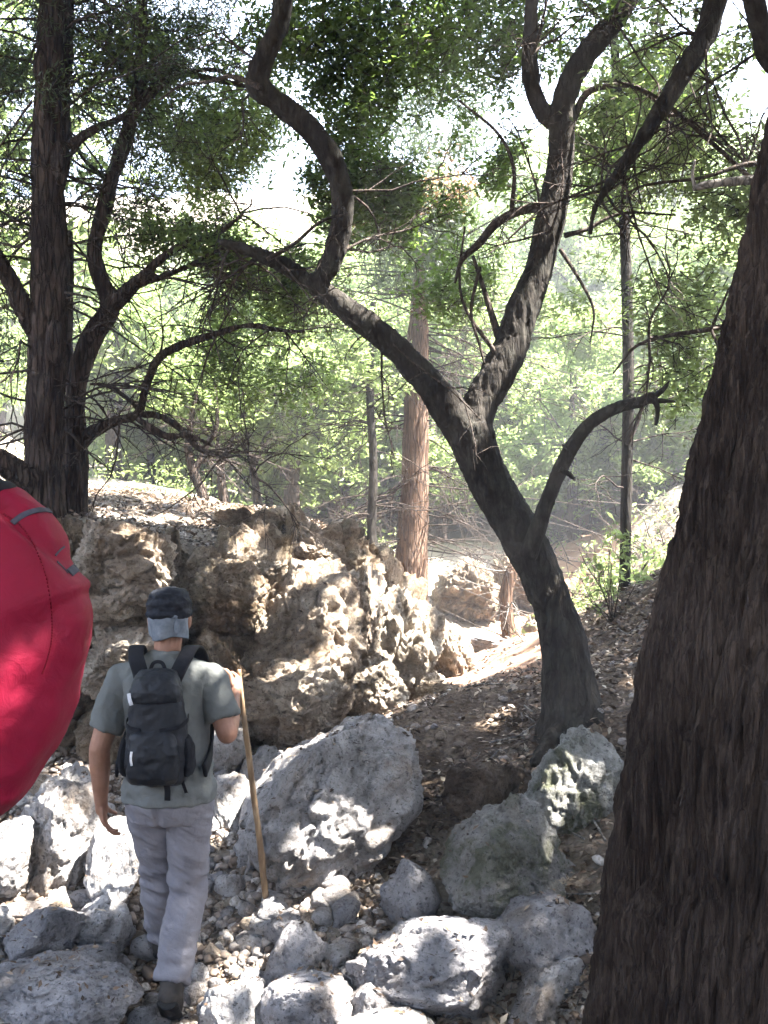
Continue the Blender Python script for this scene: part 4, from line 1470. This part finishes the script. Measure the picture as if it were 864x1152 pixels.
# ------------------------------------------------------------------ people
def mat_skin(name, c1, c2):
    t = NT(name)
    n = t.noise(t.pos(), 14, 4)
    c = t.ramp(n, [(.35, c1), (.65, c2)])
    b = t.bump(t.noise(t.pos(), 160, 3), .2, .002)
    t.finish(c, .55, b, .35)
    t.b.inputs['Subsurface Weight'].default_value = .08
    t.b.inputs['Subsurface Radius'].default_value = (.02, .008, .004)
    return t.m


M['skin'] = mat_skin('tanned_skin', (.24, .12, .075), (.34, .18, .12))
M['shirt'] = mat_cloth('grey_cotton', (.115, .12, .114), (.15, .155, .147), 5, 420, .95, .35)
M['pants'] = mat_cloth('pale_trouser_cloth', (.165, .157, .172), (.21, .2, .215), 5, 380, .92, .4)
M['black'] = mat_cloth('black_nylon', (.004, .0045, .007), (.009, .010, .014), 9, 500, .6, .3, .35)
M['black2'] = mat_cloth('black_webbing', (.006, .006, .008), (.014, .014, .017), 30, 600, .8, .3, .2)
M['cap'] = mat_cloth('dark_patterned_cotton', (.006, .0065, .009), (.026, .028, .036), 38, 500, .85, .2)
M['flap'] = mat_cloth('grey_blue_cotton', (.11, .125, .145), (.2, .22, .245), 22, 500, .9, .3)
M['shoe'] = mat_cloth('dark_suede', (.025, .022, .02), (.06, .05, .042), 18, 400, .85, .3)
M['sole'] = mat_cloth('sole_rubber', (.012, .012, .012), (.03, .028, .026), 30, 300, .8, .2)
M['hair'] = mat_cloth('dark_hair', (.008, .006, .005), (.03, .022, .018), 90, 300, .6, .3)
M['red'] = mat_cloth('red_coated_nylon', (.195, .0045, .022), (.255, .007, .033), 3, 700, .68, .2, .2)
M['grey_strap'] = mat_cloth('grey_reflective_strap', (.05, .05, .065), (.085, .085, .10), 30, 500, .8, .2)
M['seam'] = mat_cloth('dark_red_thread', (.12, .002, .008), (.18, .004, .012), 60, 500, .8, .2)
M['eye'] = mat_cloth('eye_white', (.5, .48, .45), (.6, .58, .55), 60, 500, .3, 0)
M['metal'] = mat_cloth('pale_buckle', (.45, .45, .47), (.6, .6, .62), 60, 500, .4, .1, .5)


def rotv(v, ax, a):
    ax = ax / np.linalg.norm(ax)
    return v * math.cos(a) + np.cross(ax, v) * math.sin(a) + ax * (ax @ v) * (1 - math.cos(a))


def hand(mb, wrist, d, palm, side, curl=.3, thumb=.5):
    """wrist point, direction of the hand, palm normal, side = towards the thumb"""
    d, palm = np.array(d, float), np.array(palm, float)
    d /= np.linalg.norm(d)
    palm -= d * (palm @ d)
    palm /= np.linalg.norm(palm)
    s = np.array(side, float)
    s -= d * (s @ d) + palm * (s @ palm)
    s /= np.linalg.norm(s)
    w = np.array(wrist, float)
    R_ = np.column_stack([s, palm, d])
    ell(mb, w + d * .05, [.042, .017, .055], 18, R_)
    caps(mb, w - d * .01, w + d * .03, .026, .028, 12)
    ax = np.cross(d, palm)
    for k, (o, L) in enumerate([(.031, .92), (.0105, 1.0), (-.0105, .94), (-.031, .76)]):
        p = w + d * (.088 - .008 * abs(k - 1.2)) + s * o
        caps(mb, w + d * .045 + s * o * .8, p, .0095, .0093, 10)
        dd = d + s * (o * 1.2)
        dd /= np.linalg.norm(dd)
        for ph, (ln, rr) in enumerate([(.042, .0088), (.028, .0082), (.022, .0075)]):
            dd = rotv(dd, ax, curl * (.7 + .35 * ph) + .05 * k)
            q = p + dd * ln * L
            caps(mb, p, q, rr, rr * .94, 10)
            p = q
    p = w + d * .022 + s * .03 + palm * .006
    dd = d * .72 + s * .62 + palm * .25
    dd /= np.linalg.norm(dd)
    for ln, rr in [(.042, .0125), (.032, .0105), (.025, .009)]:
        q = p + dd * ln
        caps(mb, p, q, rr, rr * .93, 10)
        p = q
        dd = rotv(dd, np.cross(dd, palm + d * .4), thumb)
    return w


def figure(root, o, yaw, J, vox=.0042, wear=('shirt', 'pants'), hatted=True, hands=None):
    """J: joints in the figure's own frame (x right, y forward, z up)"""
    cy, sy = math.cos(yaw), math.sin(yaw)
    Rz = np.array([[cy, -sy, 0], [sy, cy, 0], [0, 0, 1]])
    o = np.asarray(o, float)
    W = lambda V: np.asarray(V, float) @ Rz.T + o
    J = {k: np.array(v, float) for k, v in J.items()}
    ch, hp, nk, hd = J['chest'], J['hips'], J['neck'], J['head']
    b = MB()
    # torso and head
    loft(b, [(*(hp + [0, 0, -.12]), .1, .08, 2), (*(hp + [0, 0, -.05]), .155, .105, 2.2), (*(hp + [0, 0, .05]), .15, .10, 2.2), (*((hp + ch) / 2 + [0, 0, .0]), .138, .09, 2.2),
             (*(ch + [0, 0, -.03]), .16, .105, 2.3), (*(ch + [0, 0, .06]), .155, .095, 2.3), (*(ch + [0, -.0, .115]), .09, .07, 2)])
    caps(b, ch + [0, 0, .05], nk, .062, .056)
    caps(b, nk, hd + [0, -.012, -.05], .056, .058)
    ell(b, hd + [0, -.008, .02], [.076, .096, .098], 24)
    ell(b, hd + [0, .03, -.045], [.06, .066, .075], 20)
    ell(b, hd + [0, .072, -.088], [.026, .02, .02], 14)
    caps(b, hd + [0, .092, .012], hd + [0, .115, -.022], .011, .016, 10)          # nose
    ell(b, hd + [0, .088, -.058], [.026, .012, .007], 12)                        # lips
    ell(b, hd + [0, .087, -.069], [.024, .012, .007], 12)
    for s in (-1, 1):
        ell(b, hd + [s * .03, .082, .022], [.024, .014, .008], 12)              # brow
        ell(b, hd + [s * .079, -.006, -.012], [.013, .022, .034], 14)            # ear
    for s, S in (('L', -1), ('R', 1)):
        sh, el_, wr = J['sh' + s], J['el' + s], J['wr' + s]
        caps(b, ch + [S * .08, 0, .05], sh, .06, .058)
        caps(b, sh, el_, .054, .043)
        f = el_ + (wr - el_) * .3
        caps(b, el_, f, .042, .043)
        caps(b, f, wr, .043, .027)
        hpj, kn, an = J['hp' + s], J['kn' + s], J['an' + s]
        caps(b, hpj, kn, .08, .056)
        c_ = kn + (an - kn) * .3 + [0, -.012, 0]
        caps(b, kn, c_, .054, .056)
        caps(b, c_, an, .056, .036)
        caps(b, an, J['toe' + s], .036, .028)
        hand(b, wr, *hands[s])
    V, fs = remesh(b, vox, 3)
    obj('body', W(V), fs, M['skin'], root)
    for S in (-1, 1):
        e = MB()
        ell(e, hd + [S * .03, .084, .002], [.012, .009, .007], 12)
        obj('eye', W(e.get()[0]), e.get()[1], M['eye'], root)
    # shirt
    b = MB()
    mid = (hp + ch) / 2
    loft(b, [(*(hp + [0, -.004, -.065]), .188, .145, 2.2), (*(hp + [0, -.003, .0]), .184, .138, 2.2), (*(hp + [0, 0, .06]), .174, .122, 2.2), (*mid, .16, .110, 2.2), (*(ch + [0, 0, -.06]), .178, .122, 2.3), (*(ch + [0, 0, .03]), .18, .118, 2.4),
             (*(ch + [0, 0, .085]), .145, .095, 2.2), (*(ch + [0, -.004, .135]), .078, .074, 2), (*(ch + [0, -.004, .15]), .066, .066, 2)])
    for s, S in (('L', -1), ('R', 1)):
        sh, el_ = J['sh' + s], J['el' + s]
        caps(b, ch + [S * .07, 0, .06], sh + [0, 0, .004], .064, .062)
        p = catmull(np.array([[*sh, .064], [*(sh + (el_ - sh) * .35), .066], [*(sh + (el_ - sh) * .72), .068]]), 5)
        b.add(*tube(p[:, :3], p[:, 3], 24))
    V, fs = remesh(b, .0055, 6)
    N = vnormals(V, fs)
    D = .006 * ridged(V * [9, 9, 6] + 3, 2) + .004 * fbm(V * 22, 2)
    D += .006 * np.sin(V[:, 2] * 75 + 3 * pn(V * 6)) * np.exp(-((V[:, 2] - (hp[2] + .05)) / .07) ** 2)
    obj('t_shirt', W(V + N * D[:, None]), fs, M[wear[0]], root)
    # trousers
    b = MB()
    loft(b, [(*(hp + [0, 0, -.15]), .14, .105, 2.2), (*(hp + [0, -.006, -.08]), .166, .124, 2.3), (*(hp + [0, -.004, 0]), .163, .12, 2.3), (*(hp + [0, 0, .07]), .162, .113, 2.3)])
    for s in 'LR':
        hpj, kn, an = J['hp' + s], J['kn' + s], J['an' + s]
        p = catmull(np.array([[*(hpj + [0, 0, .02]), .093], [*(hpj + (kn - hpj) * .45), .083], [*kn, .069], [*(kn + (an - kn) * .4 + [0, -.014, 0]), .068], [*(kn + (an - kn) * .8), .064], [*(an + [0, 0, .0]), .067]]), 7)
        b.add(*tube(p[:, :3], p[:, 3], 28))
    V, fs = remesh(b, .0058, 5)
    N = vnormals(V, fs)
    D = .006 * ridged(V * [6, 6, 2.5] + 8, 2) + .006 * ridged(np.column_stack([V[:, 0] * 5, V[:, 1] * 5, V[:, 2] * 14 + V[:, 0] * 9]) + 2, 3) - .003
    for s in 'LR':
        for q, wd in ((J['kn' + s], .10), (J['an' + s], .10)):
            dd = np.linalg.norm(V - q, axis=1)
            D += .009 * np.sin(V[:, 2] * 70 + 5 * pn(V * 5)) * np.exp(-(dd / wd) ** 2)
    D -= .014 * np.exp(-(V[:, 0] / .012) ** 2) * (V[:, 1] < 0) * sstep(hp[2] + .02, hp[2] - .05, V[:, 2]) * sstep(hp[2] - .2, hp[2] - .12, V[:, 2])
    obj('trousers', W(V + N * D[:, None]), fs, M[wear[1]], root)
    for s in 'LR':
        an, toe = J['an' + s], J['toe' + s]
        d = toe - an
        f = np.array([d[0], d[1], 0]); f /= np.linalg.norm(f)
        down = J.get('down' + s, np.array([0, 0, -1.]))
        sd = np.cross(d / np.linalg.norm(d), -down)
        b = MB()
        heel = an + down * .055 - f * .03
        tip = toe + down * .012
        caps(b, an + down * -.01, heel, .048, .043)
        caps(b, heel, (heel + tip) / 2, .043, .05)
        caps(b, (heel + tip) / 2, tip, .05, .038)
        caps(b, an, (an + toe) / 2, .046, .044)
        V, fs = remesh(b, .006, 4)
        sh_ = obj('shoe', W(V), fs, M['shoe'], root)
        b = MB()
        h2, t2 = heel + down * .03, tip + down * .03
        p = catmull(np.array([[*(h2 - f * .035), .02], [*h2, .042], [*(h2 * .5 + t2 * .5), .044], [*t2, .043], [*(t2 + (t2 - h2) * .14), .022]]), 6)
        V, fs = tube(p[:, :3], p[:, 3], 20, .45)
        t_, u_, w_ = frames(p[:, :3])
        # orient the flat side of the sole downwards
        mb2 = MB()
        a = np.linspace(0, 2 * np.pi, 20, endpoint=False)
        Vs = (p[:, None, :3] + p[:, 3, None, None] * (np.cos(a)[None, :, None] * sd[None, None] + .42 * np.sin(a)[None, :, None] * down[None, None])).reshape(-1, 3)
        V[:len(Vs)] = Vs
        obj('sole', W(V), fs, M['sole'], sh_)
    # headwear
    if hatted:
        b = MB()
        loft(b, [(*(hd + [0, -.008, .006]), .085, .105, 2), (*(hd + [0, -.008, .03]), .089, .109, 2), (*(hd + [0, -.008, .065]), .086, .106, 2.1), (*(hd + [0, -.008, .095]), .074, .092, 2.1), (*(hd + [0, -.006, .115]), .052, .066, 2.1), (*(hd + [0, -.006, .125]), .02, .03, 2)], 44)
        p = catmull(np.array([[-.07, .075, .018], [-.05, .13, .012], [0, .155, .012], [.05, .13, .012], [.07, .075, .018]]), 8) + hd
        b.add(*tube(p, .010, 10, .5))
        inner = MB()
        V, fs = remesh(b, .005, 3)
        N = vnormals(V, fs)
        c_ = obj('cap', W(V + N * (.005 * ridged(V * [16, 16, 30], 2) + .003 * np.sin(V[:, 2] * 150))[:, None]), fs, M['cap'], root)
        b = MB()
        th = np.linspace(-1.5, 1.35, 60)
        zz = np.linspace(.022, -.078, 24)
        T_, Z_ = np.meshgrid(th, zz)
        k = (.022 - Z_) / .100
        rr = 1.09 - .10 * k + .07 * np.sin(T_ * 4 + 3 * k) * k + .03 * np.sin(T_ * 9 - 5 * k) * k
        V = np.stack([.08 * rr * np.sin(T_), -.008 - .10 * rr * np.cos(T_) * (1 - .06 * k), Z_ + .008 * np.sin(T_ * 3) * k], -1).reshape(-1, 3) + hd
        n_ = 60
        i = np.arange(23)[:, None] * n_
        j = np.arange(n_ - 1)[None]
        Q = np.stack([i + j, i + j + 1, i + n_ + j + 1, i + n_ + j], -1).reshape(-1, 4)
        V2 = V - (V - hd) / np.linalg.norm(V - hd, axis=1)[:, None] * .004
        ed = []
        m_ = len(V)
        loop = list(range(n_)) + [r_ * n_ + n_ - 1 for r_ in range(1, 24)] + list(range(23 * n_ + n_ - 2, 23 * n_ - 1, -1)) + [r_ * n_ for r_ in range(22, 0, -1)]
        lp = np.array(loop)
        nx = np.roll(lp, -1)
        E_ = np.stack([nx, lp, lp + m_, nx + m_], 1)
        obj('neck_flap', W(np.vstack([V, V2])), [np.vstack([Q, Q[:, ::-1] + m_, E_])], M['flap'], root)
        b = MB()
        ell(b, hd + [.035, -.106, .014], [.02, .008, .009], 12)
        ell(b, hd + [.05, -.10, -.025], [.013, .004, .034], 12)
        obj('knot', W(b.get()[0]), b.get()[1], M['flap'], root)
    b = MB()
    loft(b, [(*(hd + [0, -.03, -.06]), .058, .06, 2), (*(hd + [0, -.025, -.02]), .076, .076, 2), (*(hd + [0, -.014, .04]), .08, .094, 2), (*(hd + [0, -.012, .095]), .066, .08, 2), (*(hd + [0, -.012, .124]), .03, .035, 2)], 40)
    obj('hair', W(b.get()[0]), b.get()[1], M['hair'], root)
    return W


# --- the hiker
HX, HY = (185 - CX) / F * 4.2, 4.2
HZ = CAMZ + (CY - 1143) / F * 4.2
hk = empty('person', (HX, HY, HZ), 'hiker in grey t-shirt, pale trousers and dark cap walking away with a stick', 'person')
stick_hand = np.array([.285, .235, 1.345])
J = dict(hips=(0.02, 0.0, .96), chest=(.005, .02, 1.34), neck=(.005, .03, 1.49), head=(.012, .045, 1.625),
         shL=(-.18, .01, 1.37), elL=(-.258, -.03, 1.10), wrL=(-.262, .01, .87),
         shR=(.19, .015, 1.37), elR=(.262, -.035, 1.165), wrR=(.262, .16, 1.29),
         hpL=(-.07, .0, .90), knL=(-.055, .14, .54), anL=(-.065, .27, .235), toeL=(-.085, .40, .20),
         hpR=(.105, .0, .90), knR=(.085, .05, .50), anR=(.055, -.11, .195), toeR=(.045, -.03, .055),
         downR=(-.03, -.35, -.93))
J['downR'] = np.array([-.02, -.86, -.5])
W = figure(hk, (HX, HY, HZ), 0, J, hands={
    'L': ((.12, .15, -1), (1, .3, .1), (.1, 1, .2), .33, .25),
    'R': ((.1, .8, .45), (-1, .3, 0), (.1, -.25, 1), 1.15, .5)})
# the walking stick
st = np.array([stick_hand + [-.02, .04, .035], stick_hand + [-.005, .03, .0]])
A = W(st[0][None])[0]
Bp = P(301, 1024, 4.6)
Bp[2] = max(Bp[2], H(Bp[0], Bp[1])) + .0
p = np.array([A + (Bp - A) * s for s in np.linspace(0, 1, 9)]) + rng.normal(0, .003, (9, 3))
q = catmull(np.column_stack([p, np.linspace(.0105, .0135, 9) + rng.normal(0, .0006, 9)]), 8)
V, fs = tube(q[:, :3], q[:, 3], 14)
t = NT('peeled_wood')
c = t.ramp(t.noise(t.pos((1, 1, .2)), 40, 5), [(.35, (.16, .10, .055)), (.6, (.30, .205, .12)), (.75, (.4, .29, .18))])
tag(obj('walking_stick', bark(V, fs, 60, .0015, .2), fs, t.finish(c, .7, t.bump(t.noise(t.pos((1, 1, .15)), 120, 4), .4, .003), .3)), 'long peeled wooden walking stick held by the hiker', 'walking stick')

# the black backpack
WB = W
W = lambda V: WB((np.asarray(V, float) - [.01, -.12, 1.42]) * [.91, .8, .87] + [.01, -.12, 1.445])
bp = empty('backpack', W([[0, -.2, .94]])[0], 'small black backpack with hanging straps worn by the hiker', 'backpack')


def cloth_obj(nm, mb, vox, mat, par, amp=.004, sc=12, sm=4):
    V, fs = remesh(mb, vox, sm)
    N = vnormals(V, fs)
    return obj(nm, W(V + N * (amp * ridged(V * sc, 2) + amp * .6 * fbm(V * sc * 2.4, 2))[:, None]), fs, mat, par)


# main body of the pack
b = MB()
loft(b, [(.012, -.185, .905, .09, .05, 2.2), (.012, -.205, .925, .124, .085, 2.6), (.012, -.21, 1.0, .134, .098, 2.8), (.012, -.205, 1.1, .13, .095, 2.8), (.01, -.20, 1.22, .118, .088, 2.7), (.008, -.19, 1.32, .106, .08, 2.6), (.008, -.175, 1.385, .09, .066, 2.4), (.008, -.16, 1.41, .05, .03, 2)], 56)
cloth_obj('main_bag', b, .006, M['black'], bp, .004)
b = MB()
loft(b, [(.012, -.285, .93, .085, .03, 2.4), (.012, -.296, .96, .105, .045, 2.8), (.012, -.297, 1.06, .104, .045, 2.8), (.01, -.283, 1.14, .094, .036, 2.6), (.01, -.27, 1.165, .06, .016, 2)], 48)
cloth_obj('front_pocket', b, .005, M['black'], bp, .005)
b = MB()
loft(b, [(.006, -.21, 1.285, .112, .088, 2.6), (.007, -.212, 1.33, .108, .088, 2.7), (.008, -.195, 1.375, .096, .078, 2.6), (.008, -.175, 1.408, .08, .05, 2.2), (.008, -.165, 1.42, .03, .02, 2)], 48)
cloth_obj('lid', b, .005, M['black'], bp, .0035, 16)
for s in (-1, 1):
    b = MB()
    loft(b, [(s * .128 + .012, -.2, .95, .02, .05, 2.2), (s * .136 + .012, -.2, .98, .024, .062, 2.4), (s * .132 + .012, -.2, 1.08, .022, .058, 2.4), (s * .124 + .012, -.195, 1.12, .012, .04, 2)], 30)
    cloth_obj('side_pocket', b, .005, M['black2'], bp, .003)


def band(nm, pts, wd, th, mat, par, up=None, n=8):
    """flat strap along points; width lies along x tangent plane given by 'up' normals"""
    q = catmull(np.array(pts, float), n)
    t_ = np.gradient(q, axis=0)
    t_ /= np.linalg.norm(t_, axis=1)[:, None]
    nr = np.array(up, float) if up is not None else np.array([0, -1, 0.])
    nr = np.broadcast_to(nr, q.shape) if nr.ndim == 1 else np.column_stack([np.interp(np.linspace(0, 1, len(q)), np.linspace(0, 1, len(nr)), nr[:, k]) for k in range(3)])
    s_ = np.cross(t_, nr)
    s_ /= np.linalg.norm(s_, axis=1)[:, None]
    n2 = np.cross(s_, t_)
    a = np.linspace(0, 2 * np.pi, 12, endpoint=False)
    ca, sa = np.sign(np.cos(a)) * np.abs(np.cos(a)) ** .5, np.sign(np.sin(a)) * np.abs(np.sin(a)) ** .5
    V = (q[:, None] + ca[None, :, None] * s_[:, None] * wd / 2 + sa[None, :, None] * n2[:, None] * th / 2).reshape(-1, 3)
    _, fs = tube(q, .01, 12)
    V = np.vstack([V, q[0], q[-1]])
    return obj(nm, W(V), fs, mat, par)


for s in (-1, 1):
    x = .008
    W_, W = W, WB
    band('shoulder_strap', [(x + s * .052, -.165, 1.375), (x + s * .075, -.138, 1.43), (x + s * .098, -.105, 1.482), (x + s * .112, -.03, 1.515), (x + s * .122, .07, 1.478), (x + s * .128, .142, 1.40), (x + s * .138, .16, 1.29), (x + s * .165, .12, 1.17), (x + s * .182, .0, 1.08), (x + s * .175, -.11, 1.03)],
         .062, .014, M['black2'], bp, [(0, -1, .4), (0, -1, .6), (0, -.9, .8), (0, 0, 1), (0, .7, .7), (0, 1, .1), (0, 1, 0), (s * .7, .7, 0), (s, 0, 0), (s, -.3, 0)])
    W = W_
    band('strap_tail', [(s * .135 + .012, -.25, 1.12), (s * .15 + .012, -.262, 1.05), (s * .145 + .012, -.275, .99)], .018, .004, M['black2'], bp, (s * .5, -1, 0))
    band('compression_strap', [(s * .122 + .01, -.12, 1.2), (s * .13 + .01, -.2, 1.19), (s * .105 + .01, -.28, 1.175), (s * .04, -.30, 1.165)], .018, .004, M['black2'], bp, [(s, 0, 0), (s, -.3, 0), (s * .5, -1, 0), (0, -1, 0)])
band('strap_tail', [(.055, -.27, .945), (.066, -.262, .90), (.064, -.25, .845)], .026, .005, M['black2'], bp)
band('strap_tail', [(.12, -.25, .97), (.13, -.245, .92), (.142, -.235, .875)], .014, .004, M['black2'], bp)
band('haul_loop', [(-.03, -.165, 1.40), (-.012, -.16, 1.445), (.024, -.16, 1.445), (.044, -.165, 1.40)], .016, .006, M['black2'], bp, (0, -1, .2))
band('zip_pull', [(-.095, -.275, 1.325), (-.088, -.287, 1.30), (-.08, -.29, 1.275)], .016, .005, M['metal'], bp)
band('zip_pull', [(-.07, -.335, 1.08), (-.072, -.343, 1.05), (-.068, -.343, 1.02)], .010, .004, M['metal'], bp)

# --- the second walker, nearly all left of the frame, with the red covered pack
PX, PY = -1.12, 2.28
PZ = H(PX, PY)
p2 = empty('person', (PX, PY, PZ), 'person standing just left of the frame, carrying the red covered pack', 'person')
YAW = R(38)
J2 = dict(hips=(0, 0, .98), chest=(0, .05, 1.36), neck=(0, .09, 1.51), head=(0, .15, 1.63),
          shL=(-.19, .04, 1.42), elL=(-.24, .0, 1.15), wrL=(-.2, .2, 1.0), shR=(.19, .04, 1.42), elR=(.22, .06, 1.15), wrR=(.17, .28, 1.08),
          hpL=(-.085, 0, .92), knL=(-.09, .06, .52), anL=(-.09, .02, .09), toeL=(-.11, .16, .04), hpR=(.085, 0, .92), knR=(.09, .03, .51), anR=(.1, -.05, .09), toeR=(.12, .09, .04))
figure(p2, (PX, PY, PZ), YAW, J2, vox=.006, wear=('flap', 'shoe'), hands={'L': ((.1, 1, -.3), (1, 0, -.3), (0, .3, 1), .4, .3), 'R': ((-.1, 1, -.1), (-1, 0, -.3), (0, .3, 1), .4, .3)})
W = lambda V: np.asarray(V, float)
rp = empty('covered_pack', P(-60, 930, 1.95), 'big bulging backpack under a bright red rain cover at the left edge', 'backpack')
prof = [(2.125, -.80, .06, .05), (2.11, -.70, .10, .08), (2.08, -.655, .14, .11), (2.04, -.618, .175, .14), (1.985, -.585, .205, .165), (1.925, -.560, .225, .185), (1.858, -.553, .237, .20), (1.756, -.570, .24, .205), (1.655, -.605, .23, .2), (1.554, -.650, .21, .185), (1.49, -.688, .18, .16), (1.455, -.73, .13, .12), (1.44, -.78, .06, .06)]
prof = prof[::-1]
b = MB()
loft(b, [(xr - rx - .026, 1.99, z, rx, ry, 2.25) for z, xr, rx, ry in catmull(np.array(prof), 12)], 220)
V, fs = b.get()
fs = sorted(fs, key=lambda f: -f.shape[1])
N = vnormals(V, fs)
# taut folds that run from the side buckle, sag lines low down, and the crease under the lid
s1 = P(78, 662, 1.8)
th = np.arctan2(V[:, 2] - s1[2], V[:, 0] - s1[0])
rr = np.linalg.norm((V - s1)[:, [0, 2]], axis=1)
D = .016 * fbm(V * np.array([5, 5, 2.4]) + 4, 2) + .006 * np.sin(th * 6 + 3 * pn(V * 5)) * np.exp(-((rr - .12) / .11) ** 2)
dg_ = np.column_stack([V[:, 0] + .8 * V[:, 2], V[:, 1], V[:, 2] - .8 * V[:, 0]])
D += .0035 * ridged(dg_ * [9, 4, 2.2] + 6, 2) * sstep(2.0, 1.7, V[:, 2]) + .0016 * ridged(dg_ * [3, 6, 16] + 1, 2)
D += .006 * ridged(V * [3, 3, 8] + 2, 2) * sstep(1.85, 1.6, V[:, 2]) + .006 * fbm(V * 6, 3)
cx_ = V[:, 0] - (s1[0] - .01)
line = (V[:, 2] - s1[2]) + 1.05 * cx_
D -= .024 * np.exp(-(line / .016) ** 2) * sstep(.05, -.05, cx_) * sstep(-.26, -.16, cx_)
V = V + N * D[:, None]
tri = np.vstack([fs[0][:, [0, 1, 2]], fs[0][:, [0, 2, 3]]])
bv = BVHTree.FromPolygons([tuple(v) for v in V], [tuple(int(i) for i in f) for f in tri])
cover = obj('rain_cover', V, fs, M['red'], rp)


def on_pack(pts, n=10):
    q = catmull(np.array(pts, float), n)
    out, nr = [], []
    for px, py in q:
        d = Vector(P(px, py, 1.0) - [0, 0, CAMZ]).normalized()
        h, nn, _, _ = bv.ray_cast(Vector((0, 0, CAMZ)), d)
        if h is None: continue
        out.append(np.array(h)); nr.append(np.array(nn))
    return np.array(out), np.array(nr)


def ribbon(nm, pts, wd, th, mat, par):
    q, nr = on_pack(pts)
    if len(q) < 3: return
    q = q + nr * th * .6
    return band(nm, q, wd, th, mat, par, nr, 2)


ribbon('grey_strap', [(14, 589), (24, 581), (36, 576), (48, 574), (58, 576)], .012, .003, M['grey_strap'], rp)
ribbon('grey_strap', [(62, 625), (67, 619), (72, 615)], .004, .002, M['grey_strap'], rp)
ribbon('grey_strap', [(64, 632), (70, 638), (76, 645)], .005, .002, M['grey_strap'], rp)
ribbon('emblem', [(78, 645), (84, 640), (91, 636)], .018, .003, M['grey_strap'], rp)
seam, nr = on_pack([(4, 578), (24, 592), (40, 618), (52, 650), (58, 690), (58, 720), (52, 745), (47, 758)], 9)
mb = MB()
for k in range(0, len(seam) - 1):
    mb.add(*tube(np.array([seam[k] + nr[k] * .001, seam[k] * .4 + seam[k + 1] * .6 + nr[k] * .001]), .0016, 6))
obj('stitching', mb, None, M['seam'], rp)
b = MB()
ell(b, P(-16, 552, 1.98), [.055, .05, .022], 24)
V2, f2 = remesh(b, .005, 2)
obj('collar', V2 + vnormals(V2, f2) * (.006 * ridged(V2 * 18, 2))[:, None], f2, M['black2'], rp)
b = MB()
for s in (-1, 1):       # shoulder straps round the walker
    cs, sn = math.cos(YAW), math.sin(YAW)
    L = lambda v: np.array([PX + v[0] * cs - v[1] * sn, PY + v[0] * sn + v[1] * cs, PZ + v[2]])
    band('shoulder_strap', [L((s * .1, -.12, 1.44)), L((s * .12, .0, 1.535)), L((s * .125, .12, 1.49)), L((s * .13, .18, 1.38)), L((s * .16, .14, 1.2)), L((s * .19, 0, 1.12)), L((s * .15, -.14, 1.1))], .06, .014, M['black2'], rp,
         [L(v) - L((0, 0, 0)) for v in [(0, -1, .6), (0, 0, 1), (0, 1, 1), (0, 1, 0), (s, 1, 0), (s, 0, 0), (s, -1, 0)]])
# ------------------------------------------------------------------ light and camera
w = bpy.data.worlds.new('World')
SC.world = w
w.use_nodes = True
nt = w.node_tree
nt.nodes.clear()
sky = nt.nodes.new('ShaderNodeTexSky')
sky.sky_type = 'NISHITA'
sky.sun_disc = False
sky.sun_elevation = SUN_EL
sky.sun_rotation = SUN_AZ
sky.air_density = 1.0
sky.dust_density = .7
sky.ozone_density = 2.2
bg = nt.nodes.new('ShaderNodeBackground')
bg.inputs['Strength'].default_value = .065
ow = nt.nodes.new('ShaderNodeOutputWorld')
nt.links.new(sky.outputs[0], bg.inputs['Color'])
nt.links.new(bg.outputs[0], ow.inputs['Surface'])

sl = bpy.data.lights.new('sun', 'SUN')
sl.energy = 5.0
sl.angle = R(.53)
sl.color = (1, .96, .9)
so = bpy.data.objects.new('sun', sl)
COL.objects.link(so)
so.rotation_euler = Vector(SUND).to_track_quat('Z', 'Y').to_euler()
so.location = (3, 3, 20)

cd = bpy.data.cameras.new('camera')
cam = bpy.data.objects.new('camera', cd)
COL.objects.link(cam)
cd.sensor_fit = 'VERTICAL'
cd.sensor_height = 24
cd.lens = 24 * F / 1152
cd.clip_end = 1000
cd.clip_start = .05
cam.location = (0, 0, CAMZ)
cam.rotation_euler = (R(90), 0, 0)
SC.camera = cam

if 1:
    hb = MB()
    x0, x1, y0, y1, z0, z1 = -131, 131, -91, 151, -3, 62
    Vh = np.array([(x, y, z) for z in (z0, z1) for y in (y0, y1) for x in (x0, x1)], float)
    Qh = np.array([[0, 2, 3, 1], [4, 5, 7, 6], [0, 1, 5, 4], [2, 6, 7, 3], [0, 4, 6, 2], [1, 3, 7, 5]])
    t = NT('added_veil_air')  # air volume added to lift the background and imitate a lens veil
    v_ = t.n('ShaderNodeVolumePrincipled')
    v_.inputs['Color'].default_value = (.93, .95, 1, 1)
    v_.inputs['Density'].default_value = .0055
    v_.inputs['Anisotropy'].default_value = .3
    t.l(v_.outputs[0], t.out.inputs['Volume'])
    tag(obj('added_haze', Vh, Qh, t.m, origin=(0, 0, z0), smooth=False), kind='stuff')

SC.render.engine = 'CYCLES'
SC.cycles.use_denoising = True
SC.cycles.denoiser = 'OPENIMAGEDENOISE'
SC.cycles.max_bounces = 6
SC.cycles.diffuse_bounces = 4
SC.cycles.glossy_bounces = 2
SC.cycles.transmission_bounces = 4
SC.cycles.sample_clamp_indirect = 6
SC.cycles.use_adaptive_sampling = True
SC.cycles.adaptive_threshold = .02
SC.view_settings.view_transform = 'Standard'
SC.view_settings.look = 'None'
SC.view_settings.gamma = 1
SC.view_settings.use_curve_mapping = False
SC.view_settings.exposure = 4.4
